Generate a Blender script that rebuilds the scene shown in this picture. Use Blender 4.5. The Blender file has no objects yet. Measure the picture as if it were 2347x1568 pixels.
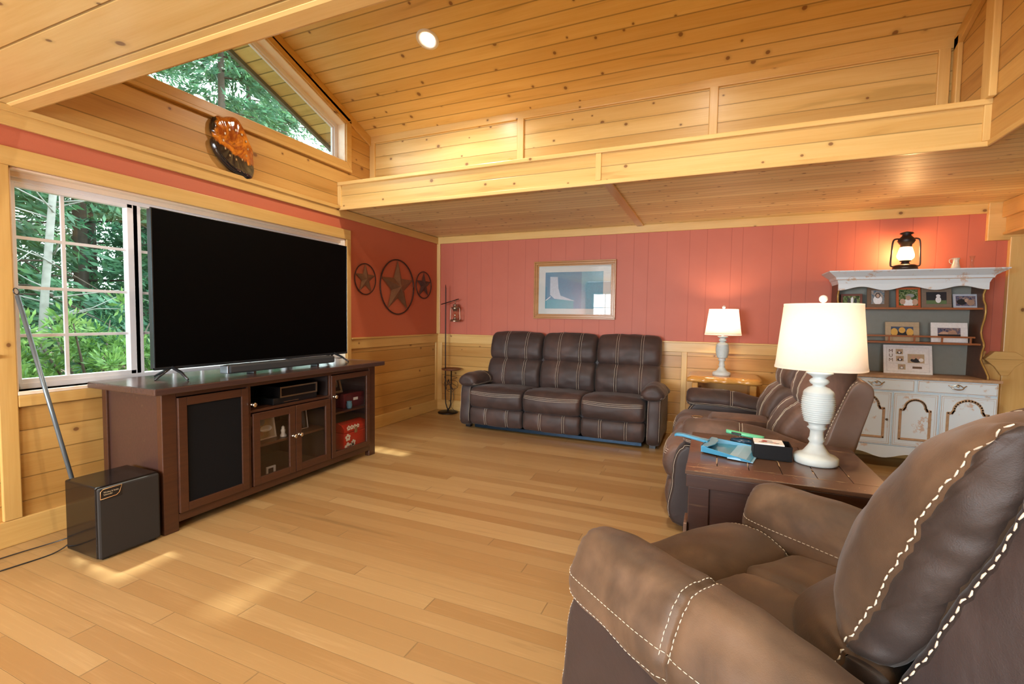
import bpy, math, random
import numpy as np
from math import sin, cos, pi, radians, sqrt
from mathutils import Vector, Matrix, noise

S = bpy.context.scene
COL = S.collection
# ------------------------------------------------------------------ camera
FPX = 1076.0
YAW, PIT, ROL = radians(23.2), radians(-3.02), radians(0.833)
CAM = (3.627, -5.744, 1.337)
cdat = bpy.data.cameras.new('camera'); cam = bpy.data.objects.new('camera', cdat); COL.objects.link(cam)
fwd = Vector((-sin(YAW)*cos(PIT), cos(YAW)*cos(PIT), sin(PIT))); rt = Vector((cos(YAW), sin(YAW), 0)); up = rt.cross(fwd)
r2 = cos(ROL)*rt + sin(ROL)*up; u2 = -sin(ROL)*rt + cos(ROL)*up
mw = Matrix.Identity(4)
for i in range(3): mw[i][0] = r2[i]; mw[i][1] = u2[i]; mw[i][2] = -fwd[i]; mw[i][3] = CAM[i]
cam.matrix_world = mw
cdat.sensor_width = 36; cdat.sensor_fit = 'HORIZONTAL'; cdat.lens = FPX/2347*36; cdat.clip_start = 0.02
S.camera = cam
# ------------------------------------------------------------------ world, exposure
S.view_settings.view_transform = 'Standard'; S.view_settings.look = 'None'
S.view_settings.gamma = 1; S.view_settings.exposure = 0.12; S.view_settings.use_curve_mapping = False
w = bpy.data.worlds.new('world'); S.world = w; w.use_nodes = True
bg = w.node_tree.nodes['Background']; bg.inputs[0].default_value = (0.86, 0.95, 1.0, 1); bg.inputs[1].default_value = 6.0
try:
    S.cycles.max_bounces = 8; S.cycles.diffuse_bounces = 5; S.cycles.glossy_bounces = 4; S.cycles.transmission_bounces = 8
    S.cycles.caustics_reflective = False; S.cycles.caustics_refractive = False; S.cycles.sample_clamp_indirect = 6
    S.cycles.use_denoising = True
except Exception: pass
def lamp(name, kind, loc, energy, color=(1, 1, 1), rot=(0, 0, 0), **k):
    d = bpy.data.lights.new(name, kind); d.energy = energy; d.color = color
    for a, b in k.items(): setattr(d, a, b)
    o = bpy.data.objects.new(name, d); o.location = loc; o.rotation_euler = rot; COL.objects.link(o); return o
WARM = (1.0, 0.72, 0.45)
# daylight through the windows of the rear wall (behind the photographer)
lamp('daylight_rear_window', 'AREA', (1.35, -8.57, 1.45), 330, (0.84, 0.93, 1.0), (radians(90), 0, 0), shape='RECTANGLE', size=2.3, size_y=1.3)
lamp('daylight_rear_door', 'AREA', (4.3, -8.57, 1.35), 90, (0.84, 0.93, 1.0), (radians(90), 0, 0), shape='RECTANGLE', size=1.6, size_y=1.9)
# high sun over the trees on the window side
lamp('sun', 'SUN', (-12, 4, 12), 8.0, (1.0, 0.95, 0.86), (0, 0, 0), angle=radians(3)).rotation_euler = Vector((1.0, -0.08, -1.9)).to_track_quat('-Z', 'Y').to_euler()

# ------------------------------------------------------------------ materials
MATS = {}
class NT:
    def __init__(s, name):
        s.m = bpy.data.materials.new(name); s.m.use_nodes = True; s.t = s.m.node_tree; s.n = s.t.nodes; s.l = s.t.links
        s.b = s.n['Principled BSDF']
    def add(s, typ, **k):
        n = s.n.new(typ)
        for a, v in k.items():
            if a == 'inp':
                for i, x in v.items(): s.put(n, i, x)
            else: setattr(n, a, v)
        return n
    def put(s, n, i, x):
        if hasattr(x, 'is_output') or isinstance(x, bpy.types.NodeSocket): s.l.new(x, n.inputs[i])
        else:
            if isinstance(x, tuple) and len(x) == 3 and n.inputs[i].type == 'RGBA': x = x+(1,)
            n.inputs[i].default_value = x
    def math(s, op, a, b=0.0, c=None):
        n = s.add('ShaderNodeMath', operation=op); s.put(n, 0, a); s.put(n, 1, b)
        if c is not None: s.put(n, 2, c)
        return n.outputs[0]
    def mix(s, f, a, b, mode='MIX'):
        n = s.add('ShaderNodeMix', data_type='RGBA', blend_type=mode); s.put(n, 0, f); s.put(n, 6, a); s.put(n, 7, b); return n.outputs[2]
    def ramp(s, f, pts):
        n = s.add('ShaderNodeValToRGB'); s.put(n, 0, f); e = n.color_ramp.elements
        while len(e) < len(pts): e.new(0.5)
        for i, (p, c) in enumerate(pts): e[i].position = p; e[i].color = c+(1,) if len(c) == 3 else c
        return n.outputs[0]
    def step(s, v, a, b):
        n = s.add('ShaderNodeMapRange', interpolation_type='SMOOTHSTEP'); s.put(n, 0, v); s.put(n, 1, a); s.put(n, 2, b); return n.outputs[0]
    def noise(s, vec, scale, detail=3, rough=0.5, dist=0.0):
        n = s.add('ShaderNodeTexNoise'); s.put(n, 'Vector', vec); n.inputs['Scale'].default_value = scale
        n.inputs['Detail'].default_value = detail; n.inputs['Roughness'].default_value = rough; n.inputs['Distortion'].default_value = dist
        return n.outputs[0]
    def comb(s, x, y, z=0.0):
        n = s.add('ShaderNodeCombineXYZ'); s.put(n, 0, x); s.put(n, 1, y); s.put(n, 2, z); return n.outputs[0]
    def obj(s): return s.add('ShaderNodeTexCoord').outputs['Object']
    def sep(s, v):
        n = s.add('ShaderNodeSeparateXYZ'); s.put(n, 0, v); return n.outputs
    def bump(s, h, strength=0.3, dist=0.01):
        n = s.add('ShaderNodeBump'); s.put(n, 'Height', h); n.inputs['Strength'].default_value = strength; n.inputs['Distance'].default_value = dist
        s.l.new(n.outputs[0], s.b.inputs['Normal']); return n
    def out(s, col=None, rough=None, metal=None, spec=None, **k):
        if col is not None: s.put(s.b, 'Base Color', col)
        if rough is not None: s.put(s.b, 'Roughness', rough)
        if metal is not None: s.put(s.b, 'Metallic', metal)
        if spec is not None: s.put(s.b, 'Specular IOR Level', spec)
        for a, v in k.items(): s.put(s.b, a.replace('_', ' '), v)
        return s.m

def plain(name, col, rough=0.5, metal=0.0, var=0.12, scale=25, spec=0.5, bump=0.0, **k):
    if name in MATS: return MATS[name]
    t = NT(name); v = t.obj(); n = t.noise(v, scale, 3)
    dark = tuple(c*(1-var) for c in col); lite = tuple(min(1, c*(1+var)) for c in col)
    c = t.mix(n, dark, lite)
    if bump: t.bump(t.noise(v, scale*6, 2), bump, 0.002)
    MATS[name] = t.out(c, rough, metal, spec, **k); return MATS[name]

def wood(name, L, A, boards=None, a=(0.80, 0.50, 0.22), b=(0.66, 0.36, 0.12), knot=(0.16, 0.055, 0.02), knots=0.5,
         rough=0.33, groove=0.06, gcol=0.5, endj=None, kscale=4.0, grain=1.0, tone=0.35, off=0.0, coat=0.15, dark_streak=0.35):
    """knotty boards: L = axis along the grain, A = axis across the boards"""
    t = NT(name); x = t.sep(t.obj()); ix = 'XYZ'.index
    l = x[ix(L)]; ac = x[ix(A)]; th = x[3-ix(L)-ix(A)]
    rnd = 0.5; g = None
    if boards:
        sc = t.math('DIVIDE', t.math('ADD', ac, off+50*boards), boards); idx = t.math('FLOOR', sc); fr = t.math('FRACT', sc)
        wn = t.add('ShaderNodeTexWhiteNoise', noise_dimensions='1D'); t.put(wn, 'W', idx); rnd = wn.outputs[0]
        l2 = t.math('ADD', l, t.math('MULTIPLY', rnd, 37.0))
        d = t.math('MINIMUM', fr, t.math('SUBTRACT', 1.0, fr)); g = t.step(d, groove*0.25, groove)   # 0 in groove
        if endj:
            sl = t.math('DIVIDE', l2, endj); ji = t.math('FLOOR', sl); jf = t.math('FRACT', sl)
            w2 = t.add('ShaderNodeTexWhiteNoise', noise_dimensions='2D'); t.put(w2, 'Vector', t.comb(idx, ji)); rnd = w2.outputs[0]
            jd = t.math('MINIMUM', jf, t.math('SUBTRACT', 1.0, jf)); g = t.math('MULTIPLY', g, t.step(jd, 0.0006, 0.0018))
    else: l2 = l
    vec = t.comb(t.math('MULTIPLY', l2, 0.9), t.math('MULTIPLY', ac, 9.0), t.math('MULTIPLY', th, 9.0))
    n1 = t.noise(vec, 1.2, 3, 0.5, 0.6)
    fine = t.noise(t.comb(t.math('MULTIPLY', l2, 2.2), t.math('MULTIPLY', ac, 60.0), t.math('MULTIPLY', th, 60.0)), 1.6, 4, 0.6)
    f = t.math('ADD', t.math('MULTIPLY', n1, 0.9), t.math('MULTIPLY', fine, 0.45*grain)); f = t.math('SUBTRACT', f, 0.2)
    c = t.mix(t.step(f, 0.15, 0.85), a, b)
    c = t.mix(t.math('MULTIPLY', t.step(n1, 0.62, 0.75), dark_streak), c, tuple(q*0.55 for q in b))
    if tone: c = t.mix(1.0, c, t.ramp(rnd, [(0, (1-tone*0.7, 1-tone, 1-tone*1.3)), (1, (1, 1, 1))]), 'MULTIPLY')
    if knots > 0:
        vo = t.add('ShaderNodeTexVoronoi', feature='F1', voronoi_dimensions='2D'); t.put(vo, 'Vector', t.comb(t.math('MULTIPLY', l2, 0.8), t.math('ADD', ac, t.math('MULTIPLY', th, 0.7))))
        vo.inputs['Scale'].default_value = kscale; vo.inputs['Randomness'].default_value = 0.85
        kx = t.sep(vo.outputs['Color']); keep = t.math('GREATER_THAN', kx[0], 1-knots)
        r = t.math('MULTIPLY_ADD', kx[1], 0.045, 0.025); dd = t.math('DIVIDE', vo.outputs['Distance'], r)
        core = t.math('MULTIPLY', t.math('SUBTRACT', 1.0, t.step(dd, 0.7, 1.25)), keep)
        halo = t.math('MULTIPLY', t.math('SUBTRACT', 1.0, t.step(dd, 1.0, 2.6)), keep)
        c = t.mix(t.math('MULTIPLY', halo, 0.35), c, tuple(q*0.6 for q in b)); c = t.mix(t.math('MULTIPLY', core, 0.8), c, knot)
    h = fine
    if g is not None:
        c = t.mix(t.math('SUBTRACT', 1.0, g), c, tuple(q*gcol for q in b)); h = t.math('MULTIPLY_ADD', fine, 0.06, g)
        t.bump(h, 0.5, 0.004)
    else: t.bump(fine, 0.08, 0.002)
    rr = t.math('MULTIPLY_ADD', fine, 0.15, rough-0.07)
    MATS[name] = t.out(c, rr, 0.0, 0.4, Coat_Weight=coat, Coat_Roughness=0.2); return MATS[name]

PA, PB = (0.82, 0.62, 0.27), (0.71, 0.475, 0.16)
M_ceil = wood('pine_ceiling', 'X', 'Y', 0.118, a=PA, b=PB, knots=0.72, kscale=4.6, tone=0.2)
M_flat = wood('pine_flat_ceiling', 'X', 'Y', 0.088, a=(0.93, 0.83, 0.48), b=(0.84, 0.68, 0.32), knots=0.8, kscale=5.5, tone=0.28, rough=0.45, coat=0.0)
M_soff = wood('pine_soffit', 'X', 'Y', 0.235, a=PA, b=PB, knots=0.6, tone=0.12, groove=0.03)
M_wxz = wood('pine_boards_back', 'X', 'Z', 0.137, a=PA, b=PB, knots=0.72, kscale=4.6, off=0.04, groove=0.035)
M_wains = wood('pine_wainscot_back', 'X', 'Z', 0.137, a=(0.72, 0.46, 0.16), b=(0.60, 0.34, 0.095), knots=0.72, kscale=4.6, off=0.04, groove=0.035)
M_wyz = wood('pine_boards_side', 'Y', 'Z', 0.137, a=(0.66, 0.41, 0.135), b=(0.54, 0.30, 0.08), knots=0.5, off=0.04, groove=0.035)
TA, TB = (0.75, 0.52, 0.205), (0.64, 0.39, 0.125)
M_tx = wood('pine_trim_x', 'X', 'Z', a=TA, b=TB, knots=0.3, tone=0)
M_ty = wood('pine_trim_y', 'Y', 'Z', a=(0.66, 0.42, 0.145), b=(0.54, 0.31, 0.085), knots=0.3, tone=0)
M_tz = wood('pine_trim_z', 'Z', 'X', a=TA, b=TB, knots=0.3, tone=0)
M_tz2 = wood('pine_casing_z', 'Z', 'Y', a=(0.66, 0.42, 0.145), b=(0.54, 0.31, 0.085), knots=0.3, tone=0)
M_pale = wood('pine_reveal', 'Y', 'Z', a=(0.88, 0.74, 0.58), b=(0.78, 0.58, 0.42), knots=0.3, tone=0, grain=0.5)
M_floor = wood('bamboo_floor', 'X', 'Y', 0.095, a=(0.61, 0.43, 0.215), b=(0.46, 0.30, 0.13), knots=0.0, groove=0.012, gcol=0.6, endj=1.9,
               grain=2.6, tone=0.34, rough=0.34, coat=0.2, dark_streak=0.5)
def red_paint():
    t = NT('red_panel_paint'); x = t.sep(t.obj()); v = t.obj()
    s = t.math('DIVIDE', t.math('ADD', x[0], 40.06), 0.2032); f = t.math('FRACT', s); i = t.math('FLOOR', s)
    wn = t.add('ShaderNodeTexWhiteNoise', noise_dimensions='1D'); t.put(wn, 'W', i)
    pos = t.math('MULTIPLY_ADD', wn.outputs[0], 0.5, 0.25)
    d = t.math('ABSOLUTE', t.math('SUBTRACT', f, pos)); g = t.step(d, 0.006, 0.018)
    c = t.mix(t.noise(v, 3, 3), (0.49, 0.135, 0.082), (0.56, 0.165, 0.108)); c = t.mix(t.math('MULTIPLY', t.math('SUBTRACT', 1.0, g), 0.35), c, (0.20, 0.03, 0.02))
    t.bump(t.math('MULTIPLY_ADD', t.noise(v, 260, 2), 0.08, g), 0.35, 0.002)
    return t.out(c, 0.5, 0, 0.35)
M_red = red_paint()
M_redy = plain('red_wall_paint', (0.50, 0.125, 0.06), 0.55, var=0.08, scale=180, bump=0.25)
M_yellow = plain('ochre_wall_paint', (0.62, 0.40, 0.10), 0.55, var=0.05, bump=0.1)
M_white = plain('white_vinyl', (0.80, 0.80, 0.84), 0.35, var=0.03)
M_glass = None
def glass(name='window_glass', tint=(0.93, 0.98, 0.96), rough=0.0):
    if name in MATS: return MATS[name]
    t = NT(name); tr = t.add('ShaderNodeBsdfTransparent'); tr.inputs[0].default_value = tint+(1,)
    gl = t.add('ShaderNodeBsdfGlossy'); gl.inputs['Roughness'].default_value = rough
    fr = t.add('ShaderNodeFresnel'); ge = t.add('ShaderNodeNewGeometry'); t.put(fr, 0, t.math('MULTIPLY_ADD', ge.outputs['Backfacing'], 1/1.45-1.45, 1.45))
    mx = t.add('ShaderNodeMixShader'); t.l.new(fr.outputs[0], mx.inputs[0]); t.l.new(tr.outputs[0], mx.inputs[1]); t.l.new(gl.outputs[0], mx.inputs[2])
    t.l.new(mx.outputs[0], t.n['Material Output'].inputs[0]); MATS[name] = t.m; return t.m
M_glass = glass()
def emit(name, col, st):
    t = NT(name); return t.out((0.0, 0.0, 0.0), 0.5, Emission_Color=col, Emission_Strength=st)
def leather(name, base, worn, wornf=0.5, rough=0.42, bs=0.2):
    t = NT(name); v = t.obj(); n = t.noise(v, 3.2, 4, 0.55, 0.8); n2 = t.noise(v, 14, 4, 0.6)
    f = t.math('MULTIPLY', t.step(t.math('ADD', t.math('MULTIPLY', n, 0.8), t.math('MULTIPLY', n2, 0.2)), 0.38, 0.72), wornf)
    c = t.mix(f, base, worn)
    vo = t.add('ShaderNodeTexVoronoi', feature='F1'); t.put(vo, 'Vector', v); vo.inputs['Scale'].default_value = 420
    t.bump(t.math('MULTIPLY_ADD', vo.outputs['Distance'], 0.25, t.noise(v, 38, 4, 0.6, 0.5)), bs, 0.004)
    return t.out(c, t.math('MULTIPLY_ADD', n2, 0.25, rough-0.02), 0, 0.35, Sheen_Weight=0.10, Sheen_Roughness=0.4)
M_leath = leather('brown_leather', (0.044, 0.029, 0.026), (0.115, 0.060, 0.046))
M_leath2 = leather('brown_leather_loveseat', (0.080, 0.048, 0.036), (0.26, 0.150, 0.110), 0.7)
M_leath3 = leather('brown_leather_recliner', (0.070, 0.042, 0.025), (0.21, 0.125, 0.070), 0.7, 0.45, 0.22)
M_ldark = leather('dark_leather', (0.030, 0.021, 0.020), (0.055, 0.035, 0.030), 0.5, 0.38)
M_stitch = plain('pale_thread', (0.62, 0.55, 0.44), 0.7, var=0.2, scale=200)
M_dwood = None
def darkwood(name, c1, c2, rough=0.35, wear=0.0, L='Y'):
    t = NT(name); x = t.sep(t.obj()); v = t.obj()
    l = x['XYZ'.index(L)]; o = [x[i] for i in range(3) if 'XYZ'[i] != L]
    fine = t.noise(t.comb(t.math('MULTIPLY', l, 2.0), t.math('MULTIPLY', o[0], 40.0), t.math('MULTIPLY', o[1], 40.0)), 1.5, 4, 0.6)
    c = t.mix(fine, c1, c2)
    if wear:
        g = t.noise(t.comb(t.math('MULTIPLY', l, 1.2), t.math('MULTIPLY', o[0], 22.0), t.math('MULTIPLY', o[1], 22.0)), 1.6, 5, 0.7)
        g2 = t.noise(v, 4.0, 2); m = t.math('MULTIPLY', t.step(g, 0.60, 0.70), t.step(g2, 0.42, 0.6)); c = t.mix(t.math('MULTIPLY', m, wear), c, (0.42, 0.26, 0.13))
    t.bump(fine, 0.15, 0.002)
    m = t.out(c, rough, 0, 0.5, Coat_Weight=0.12, Coat_Roughness=0.25); MATS[name] = m; return m
M_dwood = darkwood('dark_mahogany', (0.038, 0.014, 0.008), (0.090, 0.032, 0.014), 0.38)
M_dside = darkwood('dark_mahogany_scraped', (0.038, 0.019, 0.016), (0.078, 0.036, 0.027), 0.28, 0.15)
M_dtop = darkwood('dark_table_top', (0.045, 0.024, 0.021), (0.085, 0.045, 0.036), 0.22, 0.1)
M_dback = plain('dark_interior', (0.020, 0.010, 0.008), 0.6)
M_black = plain('black_plastic', (0.012, 0.012, 0.014), 0.3, var=0.1)
M_gloss = plain('black_gloss', (0.006, 0.005, 0.005), 0.12, var=0.05, spec=0.35)
M_iron = plain('black_iron', (0.020, 0.013, 0.012), 0.42, 0.6, bump=0.2)
M_steel = plain('grey_steel', (0.30, 0.33, 0.36), 0.3, 0.9)
M_nick = plain('brushed_nickel', (0.62, 0.56, 0.46), 0.22, 1.0)
M_gold = plain('brass_trim', (0.80, 0.42, 0.16), 0.35, 0.3)

# ------------------------------------------------------------------ mesh helpers
class MB:
    def __init__(s): s.v = []; s.f = []; s.mi = []; s.sm = []; s.mats = []; s.cur = 0; s.smooth = False; s.T = None
    def mat(s, m, smooth=None):
        if m not in s.mats: s.mats.append(m)
        s.cur = s.mats.index(m)
        if smooth is not None: s.smooth = smooth
        return s
    def pt(s, p):
        if s.T is not None: p = s.T @ Vector(p)
        s.v.append((p[0], p[1], p[2])); return len(s.v)-1
    def face(s, ids): s.f.append(tuple(ids)); s.mi.append(s.cur); s.sm.append(s.smooth)
    def poly(s, pts): s.face([s.pt(p) for p in pts]); return s
    def box(s, x0, x1, y0, y1, z0, z1):
        if x0 > x1: x0, x1 = x1, x0
        if y0 > y1: y0, y1 = y1, y0
        if z0 > z1: z0, z1 = z1, z0
        i = [s.pt(p) for p in ((x0,y0,z0),(x1,y0,z0),(x1,y1,z0),(x0,y1,z0),(x0,y0,z1),(x1,y0,z1),(x1,y1,z1),(x0,y1,z1))]
        sm = s.smooth; s.smooth = False
        for q in ((0,3,2,1),(4,5,6,7),(0,1,5,4),(1,2,6,5),(2,3,7,6),(3,0,4,7)): s.face([i[k] for k in q])
        s.smooth = sm; return s
    def loft(s, rings, close=True, cap=True, smooth=True):
        sm = s.smooth; s.smooth = smooth
        ids = [[s.pt(p) for p in r] for r in rings]; n = len(ids[0])
        for a, b in zip(ids, ids[1:]):
            for k in range(n if close else n-1): s.face((a[k], a[(k+1) % n], b[(k+1) % n], b[k]))
        if cap: s.face(ids[0][::-1]); s.face(ids[-1])
        s.smooth = sm; return s
    def prism(s, pts, axis, a, b, smooth=False):
        """2D outline extruded along axis ('X': pts are (y,z); 'Y': (x,z); 'Z': (x,y))"""
        def P(p, d): return (d, p[0], p[1]) if axis == 'X' else (p[0], d, p[1]) if axis == 'Y' else (p[0], p[1], d)
        return s.loft([[P(p, a) for p in pts], [P(p, b) for p in pts]], smooth=smooth)
    def tube(s, path, r, n=10, cap=True):
        path = [Vector(p) for p in path]; rr = r if isinstance(r, (list, tuple)) else [r]*len(path); rings = []; u = None
        for i, p in enumerate(path):
            d = (path[min(i+1, len(path)-1)]-path[max(i-1, 0)]); d = d.normalized() if d.length > 1e-9 else Vector((0, 0, 1))
            if u is None: u = d.orthogonal().normalized()
            else: u = (u-d*u.dot(d)); u = u.normalized() if u.length > 1e-6 else d.orthogonal().normalized()
            v = d.cross(u); rings.append([p+(u*cos(2*pi*k/n)+v*sin(2*pi*k/n))*rr[i] for k in range(n)])
        return s.loft(rings, cap=cap)
    def lathe(s, prof, c=(0, 0, 0), n=32, sx=1.0, sy=1.0, cap=True):
        return s.loft([[(c[0]+r*sx*cos(2*pi*k/n), c[1]+r*sy*sin(2*pi*k/n), c[2]+z) for k in range(n)] for r, z in prof], cap=cap)
    def ball(s, c, r, n=14, sx=1, sy=1, sz=1):
        pr = [(max(1e-4, r*sin(pi*k/10)), -r*cos(pi*k/10)*sz) for k in range(11)]
        return s.lathe(pr, c, n, sx, sy)
    def obj(s, name, parent=None, bevel=0.0, seg=2, sub=0, label=None, **k):
        me = bpy.data.meshes.new(name); me.from_pydata(s.v, [], s.f)
        for m in s.mats: me.materials.append(m)
        me.polygons.foreach_set('material_index', s.mi); me.polygons.foreach_set('use_smooth', s.sm); me.update()
        o = bpy.data.objects.new(name, me); COL.objects.link(o)
        if parent is not None: o.parent = parent
        if bevel:
            b = o.modifiers.new('bevel', 'BEVEL'); b.width = bevel; b.segments = seg; b.limit_method = 'ANGLE'; b.angle_limit = radians(40)
        if sub: m = o.modifiers.new('sub', 'SUBSURF'); m.levels = sub; m.render_levels = sub
        if label: o['label'] = label
        for a, v in k.items(): o[a] = v
        return o
def thing(name, label, cat, loc=(0, 0, 0), rz=0.0, group=None):
    o = bpy.data.objects.new(name, None); COL.objects.link(o); o.location = loc; o.rotation_euler = (0, 0, rz)
    o.empty_display_size = 0.1; o['label'] = label; o['category'] = cat
    if group: o['group'] = group
    return o
def tag(o, label, cat, group=None, kind=None):
    o['label'] = label; o['category'] = cat
    if group: o['group'] = group
    if kind: o['kind'] = kind
    return o
def struct(mb, name, bevel=0.0, parent=None):
    o = mb.obj(name, parent, bevel)
    if parent is None: o['kind'] = 'structure'
    return o
def catmull(pts, n, closed=True):
    P = [Vector(p) for p in pts]; m = len(P); out = []
    segs = m if closed else m-1
    for i in range(segs):
        if closed: a, b, c, d = P[(i-1) % m], P[i], P[(i+1) % m], P[(i+2) % m]
        else: a, b, c, d = P[max(i-1, 0)], P[i], P[i+1], P[min(i+2, m-1)]
        for k in range(n):
            t = k/n
            out.append(0.5*((2*b)+(c-a)*t+(2*a-5*b+4*c-d)*t*t+(3*b-a-3*c+d)*t**3))
    if not closed: out.append(P[-1])
    return out
# ================================================================== SETTING
CZ = 2.445     # flat ceiling height
def slope_z(y): return 3.325+0.39*(-1.414-y)
fl = MB().mat(M_floor); fl.box(-0.02, 9.2, -8.6, 0.1, -0.12, 0.0); struct(fl, 'floor')
# ---- left wall (window wall), outer face x = -0.17
WY0, WY1, WZ0, WZ1 = -4.42, -1.816, 0.873, 2.136
wl = MB()
def wseg(m, y0, y1, z0, z1): wl.mat(m).box(-0.17, 0, y0, y1, z0, z1)
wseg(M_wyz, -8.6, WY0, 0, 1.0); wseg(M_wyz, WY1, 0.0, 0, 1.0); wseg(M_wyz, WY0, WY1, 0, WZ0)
wseg(M_redy, -8.6, WY0, 1.0, 2.40); wseg(M_redy, WY1, 0.0, 1.0, 2.40); wseg(M_redy, WY0, WY1, WZ1, 2.40)
# gable part with the trapezoid window opening
TY0, TY1, TB0 = -4.36, -1.81, 2.945
def tz(y): return 3.345+0.372*(TY1-y)
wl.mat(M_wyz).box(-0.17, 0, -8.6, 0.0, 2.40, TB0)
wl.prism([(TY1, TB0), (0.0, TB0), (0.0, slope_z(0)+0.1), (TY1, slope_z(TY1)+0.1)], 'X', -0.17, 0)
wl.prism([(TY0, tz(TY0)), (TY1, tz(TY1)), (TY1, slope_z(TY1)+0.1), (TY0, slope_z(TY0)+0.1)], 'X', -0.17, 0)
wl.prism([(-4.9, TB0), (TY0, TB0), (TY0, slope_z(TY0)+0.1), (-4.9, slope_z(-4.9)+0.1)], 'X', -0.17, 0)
struct(wl, 'wall_left')
# ---- back wall
wb = MB(); wb.mat(M_wains).box(-0.17, 6.30, 0, 0.15, 0, 1.0); wb.mat(M_red).box(-0.17, 6.30, 0, 0.15, 1.0, 2.6); struct(wb, 'wall_back')
wb2 = MB().mat(M_wxz); wb2.box(0, 5.20, -1.414, -1.30, 2.50, 3.50); struct(wb2, 'wall_upper')
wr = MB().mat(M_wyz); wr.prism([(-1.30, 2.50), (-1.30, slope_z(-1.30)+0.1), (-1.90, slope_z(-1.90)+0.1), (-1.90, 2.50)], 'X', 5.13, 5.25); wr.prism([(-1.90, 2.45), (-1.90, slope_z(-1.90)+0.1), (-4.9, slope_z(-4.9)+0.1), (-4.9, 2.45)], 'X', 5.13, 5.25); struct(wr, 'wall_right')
wf = MB().mat(M_yellow); wf.box(6.30, 9.2, 0, 0.15, 0, CZ); wf.box(9.1, 9.2, -8.6, 0, 0, CZ); struct(wf, 'wall_far')
# rear wall with window and glazed door openings
rw = MB().mat(M_redy)
rw.box(-0.17, 0.2, -8.6, -8.5, 0, CZ); rw.box(2.5, 3.5, -8.6, -8.5, 0, CZ); rw.box(5.1, 9.2, -8.6, -8.5, 0, CZ)
rw.box(0.2, 2.5, -8.6, -8.5, 0, 0.8); rw.box(0.2, 2.5, -8.6, -8.5, 2.1, CZ); rw.box(3.5, 5.1, -8.6, -8.5, 2.3, CZ); rw.box(3.5, 5.1, -8.6, -8.5, 0, 0.4)
struct(rw, 'wall_rear')
rwin = MB().mat(M_white)
for x0, x1, z0, z1, nx, nz in ((0.2, 2.5, 0.8, 2.1, 6, 3), (3.5, 5.1, 0.4, 2.3, 4, 5)):
    for i in range(nx+1):
        x = x0+(x1-x0)*i/nx; r = 0.03 if i in (0, nx, nx//2) else 0.009; rwin.box(x-r, x+r, -8.53, -8.50, z0, z1)
    for i in range(nz+1):
        z = z0+(z1-z0)*i/nz; r = 0.03 if i in (0, nz) else 0.009; rwin.box(x0, x1, -8.53, -8.50, z-r, z+r)
struct(rwin, 'window_3')
# ---- ceilings
cs = MB().mat(M_ceil)
y0, y1 = -1.30, -4.9
cs.prism([(y0, slope_z(y0)), (y1, slope_z(y1)), (y1, slope_z(y1)+0.1), (y0, slope_z(y0)+0.1)], 'X', -0.02, 5.25); struct(cs, 'ceiling')
c2 = MB().mat(M_flat); c2.box(0, 5.13, -1.91, 0, CZ, CZ+0.04); c2.box(5.13, 9.2, -8.6, 0, CZ, CZ+0.006); struct(c2, 'ceiling_loft')
c3 = MB().mat(M_soff); c3.box(-0.0, 5.13, -8.6, -4.40, 2.463, 2.56); struct(c3, 'ceiling_soffit')
c4 = MB().mat(M_tx); c4.box(0, 5.13, -4.43, -4.32, 2.455, 2.56); struct(c4, 'trim_1', 0.02)
c4 = MB().mat(M_wxz); c4.box(0, 5.13, -4.40, -4.34, 2.5, slope_z(-4.4)); struct(c4, 'wall_soffit')
# ---- loft ledge fascia
fa = MB().mat(M_wxz); fa.box(0, 5.13, -1.915, -1.80, 2.447, 2.672); struct(fa, 'wall_ledge')
t_ = MB().mat(M_tx); t_.box(0, 5.15, -1.935, -1.77, 2.668, 2.705); struct(t_, 'trim_2', 0.008)
t_ = MB().mat(M_tx); t_.box(0, 5.145, -1.930, -1.905, 2.418, 2.452); t_.mat(M_ty).box(5.120, 5.145, -4.43, -1.905, 2.418, 2.455); struct(t_, 'trim_3', 0.006)
t_ = MB().mat(M_tx); t_.box(0, 5.13, -1.80, -1.41, 2.62, 2.645); struct(t_, 'ledge_floor')
t_ = MB().mat(M_tz)
for x in (0.0, 2.705, 5.095): t_.box(x, x+0.045, -1.93, -1.91, 2.452, 2.668)
struct(t_, 'trim_4', 0.004)
t_ = MB().mat(M_tz)
for x in (0.0, 1.80, 3.53, 5.02): t_.box(x, x+0.07, -1.435, -1.41, 2.645, 3.27)
t_.box(5.10, 5.13, -1.50, -1.43, 2.645, 3.32); t_.box(5.09, 5.13, -1.98, -1.88, 2.70, 3.50)
struct(t_, 'trim_5', 0.006)
t_ = MB().mat(M_tx); t_.box(0, 5.13, -1.435, -1.41, 3.26, 3.335); struct(t_, 'trim_6', 0.006)
t_ = MB().mat(M_ty); t_.box(2.755, 2.835, -1.91, -0.02, CZ-0.018, CZ); struct(t_, 'trim_7', 0.006)
# slope trim at left wall and right wall
for i, (xa, xb) in enumerate(((0.0, 0.022), (5.10, 5.13))):
    t_ = MB().mat(M_ty); t_.prism([(-1.43, slope_z(-1.43)-0.10), (-4.4, slope_z(-4.4)-0.10), (-4.4, slope_z(-4.4)), (-1.43, slope_z(-1.43))], 'X', xa, xb); struct(t_, 'trim_%d' % (8+i), 0.004)
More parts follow.
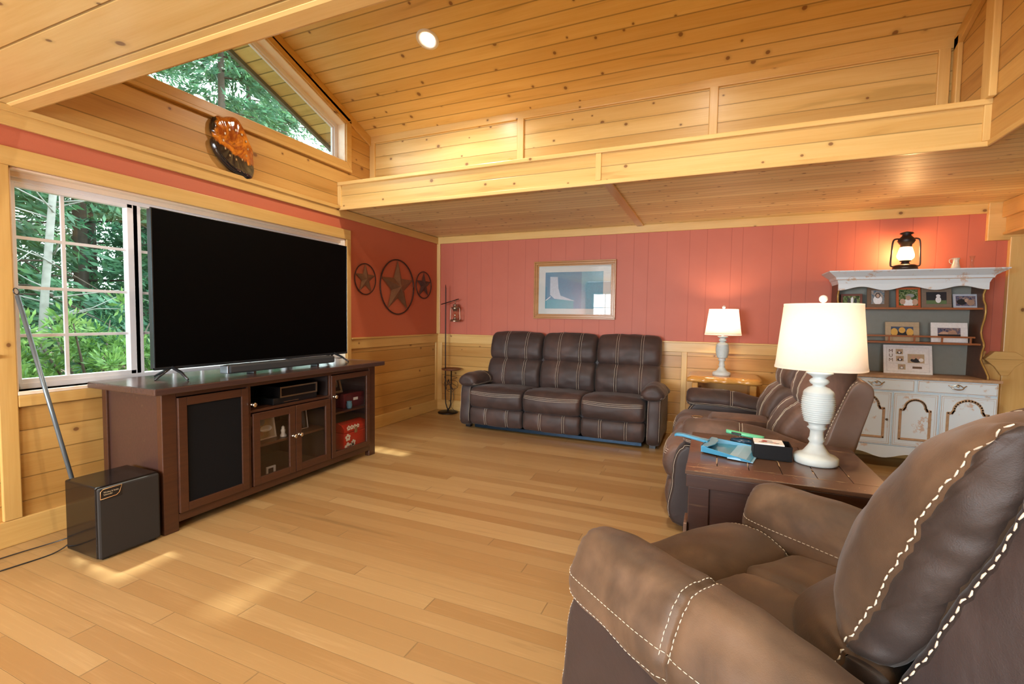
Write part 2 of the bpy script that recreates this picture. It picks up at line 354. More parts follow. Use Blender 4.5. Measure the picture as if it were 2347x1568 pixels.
# horizontal band on left wall + crown under the loft, both walls
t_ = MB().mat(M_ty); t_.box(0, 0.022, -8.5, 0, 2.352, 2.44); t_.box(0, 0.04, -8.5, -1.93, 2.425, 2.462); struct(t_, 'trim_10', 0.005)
t_ = MB().mat(M_tx); t_.box(0, 5.92, -0.022, 0, 2.352, 2.445); struct(t_, 'trim_11', 0.005)
t_ = MB().mat(M_tz); t_.box(0, 0.052, -0.022, 0, 1.09, 2.352); t_.box(0.0, 0.09, -0.020, 0, 0.14, 1.0); t_.box(0.0, 0.020, -0.06, 0, 0.14, 1.0); struct(t_, 'trim_12', 0.004)
# wainscot caps and baseboards
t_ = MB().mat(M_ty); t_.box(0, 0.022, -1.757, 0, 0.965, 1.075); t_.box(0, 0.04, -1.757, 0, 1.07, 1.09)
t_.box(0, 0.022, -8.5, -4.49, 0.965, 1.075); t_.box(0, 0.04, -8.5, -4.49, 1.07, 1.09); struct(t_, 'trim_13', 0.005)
t_ = MB().mat(M_tx); t_.box(0, 5.95, -0.022, 0, 0.965, 1.075); t_.box(0, 5.95, -0.04, 0, 1.07, 1.09); struct(t_, 'trim_14', 0.005)
t_ = MB().mat(M_tz)
for x in (1.55, 3.30, 4.6): t_.box(x, x+0.06, -0.018, 0, 0.14, 0.97)
struct(t_, 'trim_15', 0.004)
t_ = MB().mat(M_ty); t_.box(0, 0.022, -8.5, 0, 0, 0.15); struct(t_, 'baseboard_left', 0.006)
t_ = MB().mat(M_tx); t_.box(0, 5.95, -0.022, 0, 0, 0.15); struct(t_, 'baseboard_back', 0.006)
# right side: doorway post, stepped header, beam towards the camera
t_ = MB().mat(M_tz); t_.box(6.06, 6.24, -0.05, 0.0, 0, 2.13); t_.box(5.94, 6.06, -0.04, 0.0, 0, 0.97); struct(t_, 'trim_16', 0.006)
t_ = MB().mat(M_tx); t_.box(5.90, 6.8, -0.045, 0.0, 2.10, CZ); struct(t_, 'trim_17', 0.006)
t_ = MB().mat(M_ty); t_.box(6.02, 6.22, -8.5, -0.045, 2.17, CZ); t_.box(6.00, 6.24, -8.5, -0.045, 2.145, 2.17); t_.box(5.99, 6.02, -8.5, -0.045, 2.30, CZ); struct(t_, 'trim_18', 0.008)
t_ = MB().mat(M_tx)
t_.prism([(5.925, 1.02), (6.215, 1.02), (6.19, 1.045), (6.13, 1.09), (5.99, 1.09)], 'Y', -0.09, 0.0); t_.prism([(5.925, 1.02), (6.0, 0.95), (6.05, 0.87), (6.10, 0.87), (6.14, 0.95), (6.215, 1.02)], 'Y', -0.07, 0.0)
struct(t_, 'trim_19', 0.004)
t_ = MB().mat(M_ty); t_.box(6.3, 9.1, -0.03, 0, 1.05, 1.16); struct(t_, 'trim_20', 0.005)

# ---- window 1 (three-part slider)
wc = MB()   # casing
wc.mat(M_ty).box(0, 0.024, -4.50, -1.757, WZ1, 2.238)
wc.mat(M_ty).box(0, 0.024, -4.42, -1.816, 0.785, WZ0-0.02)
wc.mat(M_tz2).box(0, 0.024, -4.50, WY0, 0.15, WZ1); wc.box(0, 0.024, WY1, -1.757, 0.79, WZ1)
struct(wc, 'trim_21', 0.005)
w1 = bpy.data.objects.new('window_1', None); COL.objects.link(w1); w1['kind'] = 'structure'
rv = MB().mat(M_pale); e = 0.012
rv.box(-0.10, 0.001, WY0, WY0+e, WZ0, WZ1); rv.box(-0.10, 0.001, WY1-e, WY1, WZ0, WZ1); rv.box(-0.10, 0.001, WY0, WY1, WZ1-e, WZ1); rv.box(-0.10, 0.026, WY0, WY1, WZ0-0.02, WZ0)
rv.box(-0.10, -0.055, WY0, WY1, WZ1-0.04, WZ1)
struct(rv, 'reveal', 0.002, w1)
fr = MB().mat(M_white)
def frame_yz(mb, x0, x1, y0, y1, z0, z1, w):
    mb.box(x0, x1, y0, y0+w, z0, z1); mb.box(x0, x1, y1-w, y1, z0, z1); mb.box(x0, x1, y0+w, y1-w, z0, z0+w); mb.box(x0, x1, y0+w, y1-w, z1-w, z1)
frame_yz(fr, -0.15, -0.08, WY0, WY1, WZ0, WZ1-0.03, 0.035)
frame_yz(fr, -0.125, -0.085, WY0+0.03, -3.735, WZ0+0.03, WZ1-0.06, 0.03); frame_yz(fr, -0.125, -0.085, -2.50, WY1-0.03, WZ0+0.03, WZ1-0.06, 0.03)
fr.box(-0.14, -0.085, -3.80, -3.715, WZ0+0.02, WZ1-0.05); fr.box(-0.14, -0.085, -2.52, -2.435, WZ0+0.02, WZ1-0.05)
struct(fr, 'window_frame', 0.003, w1)
mu = MB().mat(M_white)
for y in (-4.139, -3.50, -3.29, -3.08, -2.87, -2.66, -2.14): mu.box(-0.118, -0.102, y-0.009, y+0.009, WZ0+0.04, WZ1-0.07)
for z in (1.187, 1.47, 1.76): mu.box(-0.117, -0.103, WY0+0.05, WY1-0.05, z-0.009, z+0.009)
struct(mu, 'muntin', 0.0, w1)
gl = MB().mat(M_glass); gl.box(-0.112, -0.108, WY0+0.02, WY1-0.02, WZ0+0.03, WZ1-0.05); struct(gl, 'glass_pane', 0, w1)
# ---- window 2 (trapezoid gable window)
w2 = bpy.data.objects.new('window_2', None); COL.objects.link(w2); w2['kind'] = 'structure'
def trap(mb, x0, x1, d0, d1):
    def c(d): return [(TY0+d, TB0+d), (TY1-d, TB0+d), (TY1-d, tz(TY1)-d*0.72), (TY0+d, tz(TY0)-d*1.45)]
    o, i = c(d0), c(d1)
    for k in range(4):
        a, b, p, q = o[k], o[(k+1) % 4], i[(k+1) % 4], i[k]
        mb.prism([a, b, p, q], 'X', x0, x1)
rv = MB().mat(M_pale); trap(rv, -0.11, 0.001, 0.0, 0.012); struct(rv, 'reveal', 0, w2)
fr = MB().mat(M_white); trap(fr, -0.15, -0.10, 0.010, 0.05); trap(fr, -0.14, -0.115, 0.05, 0.065); struct(fr, 'window_frame', 0.002, w2)
gl = MB().mat(M_glass); gl.prism([(TY0+0.05, TB0+0.05), (TY1-0.05, TB0+0.05), (TY1-0.05, tz(TY1)-0.04), (TY0+0.05, tz(TY0)-0.07)], 'X', -0.130, -0.126); struct(gl, 'glass_pane', 0, w2)
wc = MB().mat(M_ty); trap(wc, 0.0, 0.022, -0.07, 0.0); struct(wc, 'trim_22', 0.004)
t_ = MB().mat(M_ty); t_.box(0, 0.035, -4.4, -1.745, 2.845, 2.878); struct(t_, 'trim_23', 0.006)
# eave outside
ev = MB().mat(wood('eave_boards', 'X', 'Y', 0.13, a=(0.60, 0.48, 0.20), b=(0.45, 0.35, 0.12), knots=0.0, tone=0.4, gcol=0.3))
ev.prism([(-1.0, slope_z(-1.0)+0.02), (-4.9, slope_z(-4.9)+0.02), (-4.9, slope_z(-4.9)+0.16), (-1.0, slope_z(-1.0)+0.16)], 'X', -0.62, -0.17); struct(ev, 'roof_eave')
ev2 = MB().mat(plain('eave_fascia', (0.10, 0.11, 0.09), 0.6)); ev2.prism([(-1.0, slope_z(-1.0)-0.02), (-4.9, slope_z(-4.9)-0.02), (-4.9, slope_z(-4.9)+0.16), (-1.0, slope_z(-1.0)+0.16)], 'X', -0.66, -0.62); struct(ev2, 'trim_24')
# ================================================================== UPHOLSTERY
def cushion(mb, prof, a, b, axis='X', nseg=6, nx=26, r=0.03, seams=(), puff=0.012, wr=0.0, warp=None, seed=0.0, pinch=None, sd=0.010, sw=0.010):
    """closed outline swept along an axis with rounded ends, seam grooves and soft wrinkles; returns surf(u, x, off)"""
    P = [(p[0], p[1]) for p in catmull([(q[0], q[1], 0) for q in prof], nseg)]
    n = len(P); ar = sum(P[k][0]*P[(k+1) % n][1]-P[(k+1) % n][0]*P[k][1] for k in range(n)); sg = 1 if ar > 0 else -1
    N = []
    for k in range(n):
        dx = P[(k+1) % n][0]-P[k-1][0]; dy = P[(k+1) % n][1]-P[k-1][1]; l = sqrt(dx*dx+dy*dy) or 1; N.append((sg*dy/l, -sg*dx/l))
    xm, hw = (a+b)/2, abs(b-a)/2
    CX = (min(p[0] for p in P)+max(p[0] for p in P))/2; CY = (min(p[1] for p in P)+max(p[1] for p in P))/2
    def surf(u, x, off=0.0):
        k = int(math.floor(u)) % n; t = u-math.floor(u); k2 = (k+1) % n
        p = (P[k][0]*(1-t)+P[k2][0]*t, P[k][1]*(1-t)+P[k2][1]*t); nn = (N[k][0]*(1-t)+N[k2][0]*t, N[k][1]*(1-t)+N[k2][1]*t)
        q = max(0.0, min(1.0, (abs(x-xm)-(hw-r))/r)); e = r*(1-sqrt(max(0, 1-q*q))); tt = (x-xm)/hw
        d = puff*(1-tt*tt)
        for s_ in seams: d -= sd*math.exp(-((x-s_)/sw)**2)
        if pinch:
            for (u0, w0, dp) in pinch:
                du = abs(((u-u0+n/2) % n)-n/2); d -= dp*math.exp(-(du/w0)**2)
        if wr:
            v = Vector((x*9+seed, p[0]*16, p[1]*16+seed)); d += wr*noise.noise(v)*(1-0.5*q)
            near = max([math.exp(-((x-s_)/0.05)**2) for s_ in seams]+[math.exp(-((hw-abs(x-xm))/0.05)**2)])
            d += wr*0.7*near*noise.noise(Vector((x*4+seed, p[0]*55, p[1]*55)))
        d += off
        cx_, cy_ = CX-p[0], CY-p[1]; cl = sqrt(cx_*cx_+cy_*cy_) or 1; e = min(e, cl*0.8)
        y, z = p[0]+nn[0]*d+cx_/cl*e, p[1]+nn[1]*d+cy_/cl*e
        o = Vector((x, y, z)) if axis == 'X' else Vector((y, x, z)) if axis == 'Y' else Vector((y, z, x))
        return warp(o) if warp else o
    xs = []
    for k in range(5): xs.append(a+(r*(1-cos(pi/2*k/5)))*(1 if b > a else -1))
    for k in range(nx+1): xs.append((a+r)+(b-a-2*r)*k/nx)
    for k in range(1, 6): xs.append(b-(r*(1-sin(pi/2*(1-k/5)))) if False else b-r+r*sin(pi/2*k/5))
    for s_ in seams: xs += [s_-sw, s_, s_+sw, s_-sw*0.5, s_+sw*0.5]
    xs = sorted(set(round(x, 5) for x in xs))
    rings = [[surf(k, x) for k in range(n)] for x in xs]
    def inner(r0, q):
        c = sum((Vector(p) for p in r0), Vector())/n; return [Vector(p).lerp(c, q) for p in r0]
    rings = [inner(rings[0], 0.9), inner(rings[0], 0.5), inner(rings[0], 0.12)]+rings+[inner(rings[-1], 0.12), inner(rings[-1], 0.5), inner(rings[-1], 0.9)]
    mb.loft(rings)
    surf.n = n; surf.nseg = nseg; return surf
def line(mb, pts, r=0.0016, mat=None):
    mb.mat(mat or M_stitch); mb.tube(pts, r, 5)
def dashes(mb, pts, r=0.0016, L=0.013, G=0.006, mat=None):
    mb.mat(mat or M_stitch); pts = [Vector(p) for p in pts]; acc = [0.0]
    for p, q in zip(pts, pts[1:]): acc.append(acc[-1]+(q-p).length)
    def at(s):
        for k in range(len(acc)-1):
            if s <= acc[k+1] or k == len(acc)-2:
                t = (s-acc[k])/max(1e-9, acc[k+1]-acc[k]); return pts[k].lerp(pts[k+1], t)
    s = 0.0
    while s+L < acc[-1]:
        mb.tube([at(s), at(s+L*0.5), at(s+L)], [r*0.6, r, r*0.6], 6); s += L+G
def upath(sf, u0, u1, x, off=0.0015, n=40): return [sf(u0+(u1-u0)*k/n, x, off) for k in range(n+1)]
def xpath(sf, u, x0, x1, off=0.0015, n=30, bow=0.0): return [sf(u+bow*(1-(2*k/n-1)**2), x0+(x1-x0)*k/n, off) for k in range(n+1)]

def tilt_fn(py, pz, ang, dy=0.0):
    c, s = cos(ang), sin(ang)
    def f(o):
        y, z = o[1]-py, o[2]-pz
        return Vector((o[0], py+y*c+z*s+dy, pz-y*s+z*c))
    return f
FOOT = [(0.0, 0.062), (-0.05, 0.085), (-0.068, 0.17), (-0.055, 0.245), (-0.01, 0.272), (0.05, 0.25), (0.06, 0.17), (0.05, 0.08)]
SEAT = [(-0.03, 0.278), (-0.072, 0.31), (-0.088, 0.375), (-0.068, 0.455), (0.0, 0.50), (0.16, 0.505), (0.38, 0.485), (0.58, 0.46), (0.62, 0.39), (0.45, 0.33), (0.12, 0.29)]
LOWB = [(0.50, 0.45), (0.462, 0.52), (0.452, 0.61), (0.478, 0.71), (0.53, 0.79), (0.60, 0.815), (0.68, 0.79), (0.70, 0.65), (0.66, 0.48), (0.58, 0.43)]
UPB = [(0.555, 0.815), (0.530, 0.87), (0.535, 0.95), (0.565, 1.04), (0.605, 1.105), (0.665, 1.138), (0.73, 1.12), (0.765, 1.03), (0.76, 0.90), (0.70, 0.80), (0.62, 0.79)]
ARMP = lambda x0, x1: [(x0+0.03, 0.525), (x0-0.005, 0.555), (x0-0.002, 0.605), (x0+0.045, 0.655), ((x0+x1)/2, 0.675), (x1-0.045, 0.655), (x1+0.002, 0.605), (x1+0.005, 0.555), (x1-0.03, 0.525), ((x0+x1)/2, 0.51)]
PANEL = [(0.0, 0.05), (-0.012, 0.30), (0.0, 0.46), (0.04, 0.535), (0.10, 0.555), (0.45, 0.55), (0.78, 0.54), (0.83, 0.50), (0.84, 0.28), (0.82, 0.05), (0.4, 0.05)]
def arm(root, x0, x1, m, md, dx0=0.0, dx1=0.0, L=0.80, seed=0.0, dz=0.0, tap=0.05, y0=-0.045):
    pm = MB().mat(md, True); sf = cushion(pm, PANEL, x0+0.012, x1-0.012, 'X', 6, 10, 0.025, puff=0.008, wr=0.004, seed=seed)
    ns = sf.nseg
    for x in ((x0+0.022), (x1-0.022)):
        line(pm, upath(sf, 0.2*ns, 4.6*ns, x, 0.001), 0.0014)
    pm.obj('arm_panel', root)
    am = MB().mat(m, True)
    def aw(o):
        t = max(0, o[1]-0.25)/0.5
        return Vector((o[0], o[1], 0.52+(o[2]-0.52)*(1-0.30*min(1.2, t)**1.6*tap/0.05)+dz-tap*t*t))
    sf = cushion(am, ARMP(x0+dx0, x1+dx1), y0, L, 'Y', 5, 30, 0.055, seams=(0.37,), puff=0.006, wr=0.007, seed=seed+3, warp=aw)
    ns = sf.nseg
    for y in (0.362, 0.378): line(am, upath(sf, 1.0*ns, 7.0*ns, y, 0.001), 0.0013)
    for u in (0.55, 0.9):
        line(am, xpath(sf, u*ns, y0+0.01, L-0.05, 0.001), 0.0013); line(am, xpath(sf, (8-u)*ns, y0+0.01, L-0.05, 0.001), 0.0013)
    am.obj('armrest', root)
def seat_unit(root, x0, x1, m, back=None, dy=0.0, seed=0.0, stitch3=True, bx=None):
    g = 0.006; w = x1-x0; s1, s2 = x0+w*0.32, x0+w*0.72
    fm = MB().mat(m, True); sf = cushion(fm, FOOT, x0+g, x1-g, 'X', 5, 22, 0.035, seams=(s1, s2), puff=0.010, wr=0.004, seed=seed)
    for s_ in (s1, s2):
        for d in (-0.011, 0.011): line(fm, upath(sf, 0.8*5, 4.2*5, s_+d, 0.001))
    fm.obj('footrest', root)
    sm = MB().mat(m, True); sf = cushion(sm, SEAT, x0+g, x1-g, 'X', 6, 28, 0.045, puff=0.016, wr=0.006, seed=seed+5, warp=(lambda o: Vector((o[0], o[1]*(1+dy/0.6) if o[1] > 0 else o[1], o[2]))))
    if stitch3:
        for u in (2.72, 2.90, 3.08): line(sm, xpath(sf, u*6, x0+0.02, x1-0.02, 0.0012, 30, -0.45*3), 0.0016)
    sm.obj('seat_cushion', root)
    wp = back
    if bx: x0, x1 = bx; w = x1-x0; s1, s2 = x0+w*0.34, x0+w*0.72
    lm = MB().mat(m, True); sf = cushion(lm, LOWB, x0+g, x1-g, 'X', 5, 24, 0.045, seams=(s1, s2), puff=0.020, wr=0.007, warp=wp, seed=seed+9)
    for s_ in (s1, s2):
        for d in (-0.012, 0.012): line(lm, upath(sf, 0.6*5, 5.0*5, s_+d, 0.001))
    lm.obj('lumbar_cushion', root)
    um = MB().mat(m, True); sf = cushion(um, UPB, x0+g, x1-g, 'X', 5, 24, 0.055, seams=(s1, s2), puff=0.020, wr=0.007, warp=wp, seed=seed+13)
    for s_ in (s1, s2):
        for d in (-0.012, 0.012): line(um, upath(sf, 0.2*5, 5.6*5, s_+d, 0.001))
    um.obj('headrest_cushion', root)
# ---- three-seat sofa on the back wall
sofa = thing('sofa', 'three-seat dark brown leather reclining sofa with pale stitching against the red wall', 'sofa', (0.83, -0.80, 0))
W = 2.345
arm(sofa, 0.0, 0.16, M_leath, M_leath, 0.0, 0.06, seed=1.0, L=0.68, dz=-0.015); arm(sofa, W-0.16, W, M_leath, M_leath, -0.05, 0.01, seed=2.0, L=0.68, dz=-0.015)
for i in range(3): seat_unit(sofa, 0.162+0.674*i, 0.162+0.674*(i+1), M_leath, seed=i*7.3, bx=((0.13, 0.845), (0.845, 1.53), (1.53, 2.265))[i])
b = MB().mat(M_ldark); b.box(0.16, W-0.16, 0.05, 0.70, 0.10, 0.40); b.box(0.20, W-0.20, 0.62, 0.76, 0.25, 0.98); b.obj('frame', sofa, 0.02)
b = MB().mat(plain('blued_steel', (0.012, 0.03, 0.055), 0.3, 0.7)); b.box(0.22, W-0.19, -0.02, 0.02, 0.025, 0.06)
for x in (0.45, 1.0, 1.5, 2.0): b.box(x-0.012, x+0.012, -0.01, 0.5, 0.028, 0.05)
b.obj('metal_rail', sofa, 0.002)
for x in (0.09, W-0.09):
    for y in (0.08, 0.68): MB().mat(M_black).box(x-0.03, x+0.03, y-0.03, y+0.03, 0, 0.06).obj('foot', sofa)
# ---- loveseat with console, facing the television
RZ = radians(-90)
love = thing('loveseat', 'brown leather reclining loveseat with cup holder console, beside the foreground end table', 'sofa', (3.43, -0.86, 0), RZ)
Lw = 1.81; bk_ = tilt_fn(0.55, 0.45, radians(11), 0.10)
def bk(o): return bk_((o[0], o[1], 0.45+(o[2]-0.45)*1.06))
arm(love, 0.0, 0.19, M_leath, M_ldark, seed=4.0, L=0.78, dz=0.012, y0=-0.02); arm(love, Lw-0.20, Lw, M_leath2, M_ldark, seed=5.0, L=0.80, dz=0.04, tap=0.055, y0=0.035)
seat_unit(love, 0.19, 0.745, M_leath2, back=bk, dy=0.08, seed=31); seat_unit(love, 1.055, Lw-0.20, M_leath2, back=bk, dy=0.08, seed=47)
cm = MB().mat(M_leath2, True)
CONS = [(-0.03, 0.08), (-0.06, 0.2), (-0.07, 0.40), (-0.05, 0.50), (0.02, 0.545), (0.30, 0.55), (0.60, 0.55), (0.66, 0.50), (0.66, 0.10), (0.3, 0.07)]
sf = cushion(cm, CONS, 0.752, 1.048, 'X', 5, 14, 0.03, puff=0.006, wr=0.003, seed=3); cm.obj('console', love)
cm = MB().mat(M_leath2, True); cushion(cm, [(0.20, 0.553), (0.205, 0.585), (0.25, 0.60), (0.55, 0.60), (0.60, 0.58), (0.60, 0.553), (0.4, 0.548)], 0.768, 1.032, 'X', 5, 12, 0.02, puff=0.006); cm.obj('console_lid', love)
for x in (0.83, 0.965):
    cm = MB().mat(M_nick, True); cm.lathe([(0.036, 0.0), (0.036, 0.004), (0.044, 0.006), (0.045, 0.002), (0.045, 0.0)], (x, 0.10, 0.552), 28, cap=False)
    cm.mat(M_gloss, True).lathe([(0.036, 0.003), (0.001, 0.0028)], (x, 0.10, 0.552), 28, cap=False)
    cm.obj('cup_holder', love, label='chrome-rimmed cup holder')
b = MB().mat(M_leath2, True)
cushion(b, [(0.70, 0.50), (0.72, 0.80), (0.745, 1.02), (0.79, 1.06), (0.86, 1.02), (0.86, 0.75), (0.83, 0.45), (0.76, 0.42)], 0.755, 1.045, 'X', 4, 10, 0.03, warp=bk); b.obj('console_back', love)
SHELL = [(0.64, 0.36), (0.68, 0.60), (0.73, 0.93), (0.755, 1.00), (0.80, 1.015), (0.85, 0.98), (0.855, 0.85), (0.81, 0.36)]
for k, (xa, xb) in enumerate(((0.17, 0.75), (1.05, Lw-0.175))):
    b = MB().mat(plain('grey_brown_leather', (0.16, 0.115, 0.095), 0.4, bump=0.1), True)
    sf = cushion(b, SHELL, xa, xb, 'X', 5, 10, 0.02, warp=bk, wr=0.003)
    for x in (xa+0.02, xb-0.02): dashes(b, upath(sf, 0.2*5, 3.4*5, x, 0.001, 30), 0.0022, 0.016, 0.006)
    b.obj('back_shell', love)
b = MB().mat(M_ldark); b.box(0.15, Lw-0.15, 0.05, 0.80, 0.10, 0.40); b.obj('frame', love, 0.02)
b = MB().mat(M_black)
for x in (0.09, Lw-0.07):
    for y in (0.10, 0.75):
        b = MB().mat(M_black); b.box(x-0.035, x+0.035, y-0.04, y+0.04, 0, 0.07)
        if x > 1: b.mat(M_steel, True).tube([(x, y, 0.045), (x+0.075, y, 0.045)], 0.014, 12)
        b.obj('foot', love)

# ---- foreground recliner
RW = 1.10; TH = math.atan2(-0.79, -0.61)
rc = (3.59, -3.96); ux, uy = cos(TH), sin(TH)
rec = thing('recliner', 'large brown leather recliner with bold dashed stitching in the near right corner', 'armchair', (rc[0]-RW/2*ux, rc[1]-RW/2*uy, 0), TH)
def big_arm(x0, x1, seed):
    pm = MB().mat(M_ldark, True); PN = [(-0.04, 0.05), (-0.06, 0.30), (-0.045, 0.42), (0.0, 0.485), (0.08, 0.50), (0.5, 0.50), (0.85, 0.50), (0.90, 0.44), (0.90, 0.25), (0.88, 0.05), (0.4, 0.05)]
    sf = cushion(pm, PN, x0+0.02, x1-0.02, 'X', 8, 12, 0.03, puff=0.01, wr=0.006, seed=seed)
    for x in (x0+0.035, x1-0.035): dashes(pm, upath(sf, 0.2*8, 4.6*8, x, 0.001, 60), 0.0011, 0.009, 0.004)
    pm.obj('arm_panel', rec)
    am = MB().mat(M_leath3, True); xc = (x0+x1)/2; h = (x1-x0)/2
    pr = [(x0+0.035, 0.450), (x0+0.004, 0.475), (x0-0.004, 0.515), (x0+0.022, 0.60), (xc-h*0.45, 0.660), (xc, 0.676), (xc+h*0.45, 0.660), (x1-0.022, 0.60), (x1+0.004, 0.515), (x1-0.004, 0.475), (x1-0.035, 0.450), (xc, 0.44)]
    def wp(o):
        t = max(0.0, -(o[1]-0.13)/0.24); t2 = max(0.0, (o[1]-0.5)/0.4)
        q = sqrt(max(0.0, 1-min(1, t)**2.4)); sc = 0.40+0.60*q
        return Vector((xc+(o[0]-xc)*sc*(1-0.10*t2), o[1], 0.542+(o[2]-0.53)*(0.55+0.45*q) - 0.05*t2))
    sf = cushion(am, pr, -0.06, 0.80, 'Y', 8, 56, 0.06, seams=(0.375,), puff=0.008, wr=0.009, seed=seed+3, warp=wp, sd=0.012, sw=0.014)
    n = 8
    for y in (0.360, 0.390): dashes(am, upath(sf, 2.1*n, 7.9*n, y, 0.001, 60), 0.0014, 0.011, 0.0045)
    for u in (1.15, 2.25): 
        p = xpath(sf, u*n, 0.75, -0.05, 0.0015, 60)+xpath(sf, (9.9-u)*n, -0.05, 0.75, 0.0015, 60); dashes(am, p, 0.0013, 0.011, 0.0045)
    am.obj('armrest', rec)
big_arm(0.0, 0.245, 1.7); big_arm(RW-0.245, RW, 9.1)
sx0, sx1 = 0.235, RW-0.235
fm = MB().mat(M_leath3, True)
ROLL = [(-0.03, 0.08), (-0.09, 0.12), (-0.115, 0.24), (-0.125, 0.36), (-0.11, 0.48), (-0.035, 0.535), (0.08, 0.54), (0.155, 0.51), (0.18, 0.45), (0.15, 0.34), (0.10, 0.2), (0.05, 0.09)]
sf = cushion(fm, ROLL, sx0, sx1, 'X', 7, 36, 0.05, puff=0.016, wr=0.007, seed=2.2)
dashes(fm, upath(sf, 3.2*7, 7.6*7, sx0+0.03, 0.001, 40), 0.0013, 0.011, 0.0045); fm.obj('footrest', rec)
fm = MB().mat(M_leath3, True)
ST = [(0.16, 0.34), (0.155, 0.43), (0.20, 0.505), (0.32, 0.527), (0.48, 0.515), (0.66, 0.47), (0.72, 0.38), (0.5, 0.32), (0.3, 0.30)]
sf = cushion(fm, ST, sx0, sx1, 'X', 7, 44, 0.045, seams=((sx0+sx1)/2-0.02,), puff=0.020, wr=0.008, seed=6.2, sd=0.022, sw=0.022); fm.obj('seat_cushion', rec)
M_ld2 = leather('dark_brown_gusset', (0.030, 0.021, 0.018), (0.060, 0.038, 0.028), 0.5, 0.42)
def back_piece(name, Pc, Pe, x0, x1, m, seams=(), wr=0.010, seed=0.0, p=2.6, front=6, dash=True, ns=8, cap=None):
    mb = MB().mat(m, True); C_ = catmull([(a, b_, 0) for a, b_ in Pc], ns); E_ = catmull([(a, b_, 0) for a, b_ in Pe], ns); n = len(C_); xm, hw = (x0+x1)/2, (x1-x0)/2
    def sf(u, x, off=0.0):
        k = int(math.floor(u)) % n; t = u-math.floor(u); k2 = (k+1) % n; c = C_[k].lerp(C_[k2], t); e = E_[k].lerp(E_[k2], t)
        q = min(1.0, abs(x-xm)/hw); v = c.lerp(e, q**p); a_, b_ = C_[k-1].lerp(E_[k-1], q**p), C_[k2].lerp(E_[k2], q**p); d = (b_-a_).normalized(); nn = Vector((-d.y, d.x, 0))
        o = off
        for s_ in seams: o -= 0.014*math.exp(-((x-s_)/0.014)**2)
        w_ = noise.noise(Vector((x*7+seed, v.x*9, v.y*9)))*wr + 0.9*wr*(q**4)*noise.noise(Vector((x*5+seed, v.x*12, v.y*52)))
        nx_ = 0.010*max(0, q-0.93)/0.07; o += w_*(1-0.3*q)-nx_
        v = v+nn*o; return Vector((x, v.x, v.y))
    xs = sorted([xm-hw*cos(pi*k/44) for k in range(45)]+[s_+d for s_ in seams for d in (-0.02, -0.01, 0, 0.01, 0.02)])
    rings = [[sf(k, x) for k in range(n)] for x in xs]
    mb.loft(rings, cap=False); mb.mat(cap or m, True)
    for r0, sg in ((rings[0], -1), (rings[-1], 1)):
        M_ = 12; G = []
        for i in range(n//2):
            a_, b_ = r0[i], r0[n-1-i]; row = []
            for j in range(M_+1):
                v = a_.lerp(b_, j/M_); h = sin(pi*j/M_)**0.6; v = v+Vector((sg*h*(0.015+0.008*noise.noise(Vector((v.y*9+v.z*3+seed, v.z*34, 1.0)))), 0, 0)); row.append(mb.pt(v))
            G.append(row)
        for i in range(len(G)-1):
            for j in range(M_):
                q = (G[i][j], G[i+1][j], G[i+1][j+1], G[i][j+1]); mb.face(q if sg < 0 else q[::-1])
    if dash:
        for x in (x0+0.004, x1-0.004): dashes(mb, [sf(0.4*ns+(front-0.4)*ns*k/80, x, 0.0035)+Vector((0.002 if x > xm else -0.002, 0, 0)) for k in range(81)], 0.0021, 0.015, 0.006)
        for s_ in seams[:1]: dashes(mb, [sf(0.4*ns+(front-0.4)*ns*k/80, s_+0.016, 0.0015) for k in range(81)], 0.0018, 0.014, 0.006)
    mb.obj(name, rec)
back_piece('lumbar_cushion', [(.46, .44), (.405, .48), (.392, .545), (.425, .605), (.50, .645), (.66, .635), (.67, .54), (.66, .45)],
           [(.555, .455), (.568, .49), (.585, .545), (.605, .60), (.625, .632), (.705, .625), (.70, .54), (.68, .46)], 0.22, 0.825, M_leath3, (0.40,), cap=M_ld2, seed=3.0, front=4)
back_piece('headrest_cushion', [(.54, .63), (.505, .655), (.492, .72), (.525, .83), (.575, .945), (.635, 1.035), (.70, 1.105), (.77, 1.14), (.845, 1.13), (.875, 1.05), (.84, .92), (.77, .76), (.70, .64)],
           [(.622, .638), (.632, .665), (.652, .72), (.69, .83), (.73, .94), (.765, 1.035), (.80, 1.115), (.845, 1.175), (.885, 1.165), (.878, 1.06), (.842, .94), (.79, .80), (.715, .645)], 0.22, 0.825, M_leath3, (0.40,), cap=M_ld2, seed=8.0, front=7.2, wr=0.014)
back_piece('back_shell', [(.70, .38), (.715, .62), (.775, .80), (.83, .95), (.865, 1.06), (.885, 1.15), (.93, 1.165), (.985, 1.06), (1.01, .80), (1.0, .50), (.95, .28), (.78, .26)],
           [(.70, .38), (.725, .62), (.795, .81), (.845, .95), (.878, 1.06), (.893, 1.165), (.925, 1.165), (.965, 1.06), (.98, .80), (.97, .50), (.93, .28), (.78, .26)], 0.19, 0.862, M_ldark, (), seed=12.0, front=5, p=6)
b = MB().mat(M_ldark); b.box(0.10, RW-0.10, 0.06, 0.85, 0.06, 0.36); b.obj('frame', rec, 0.02)
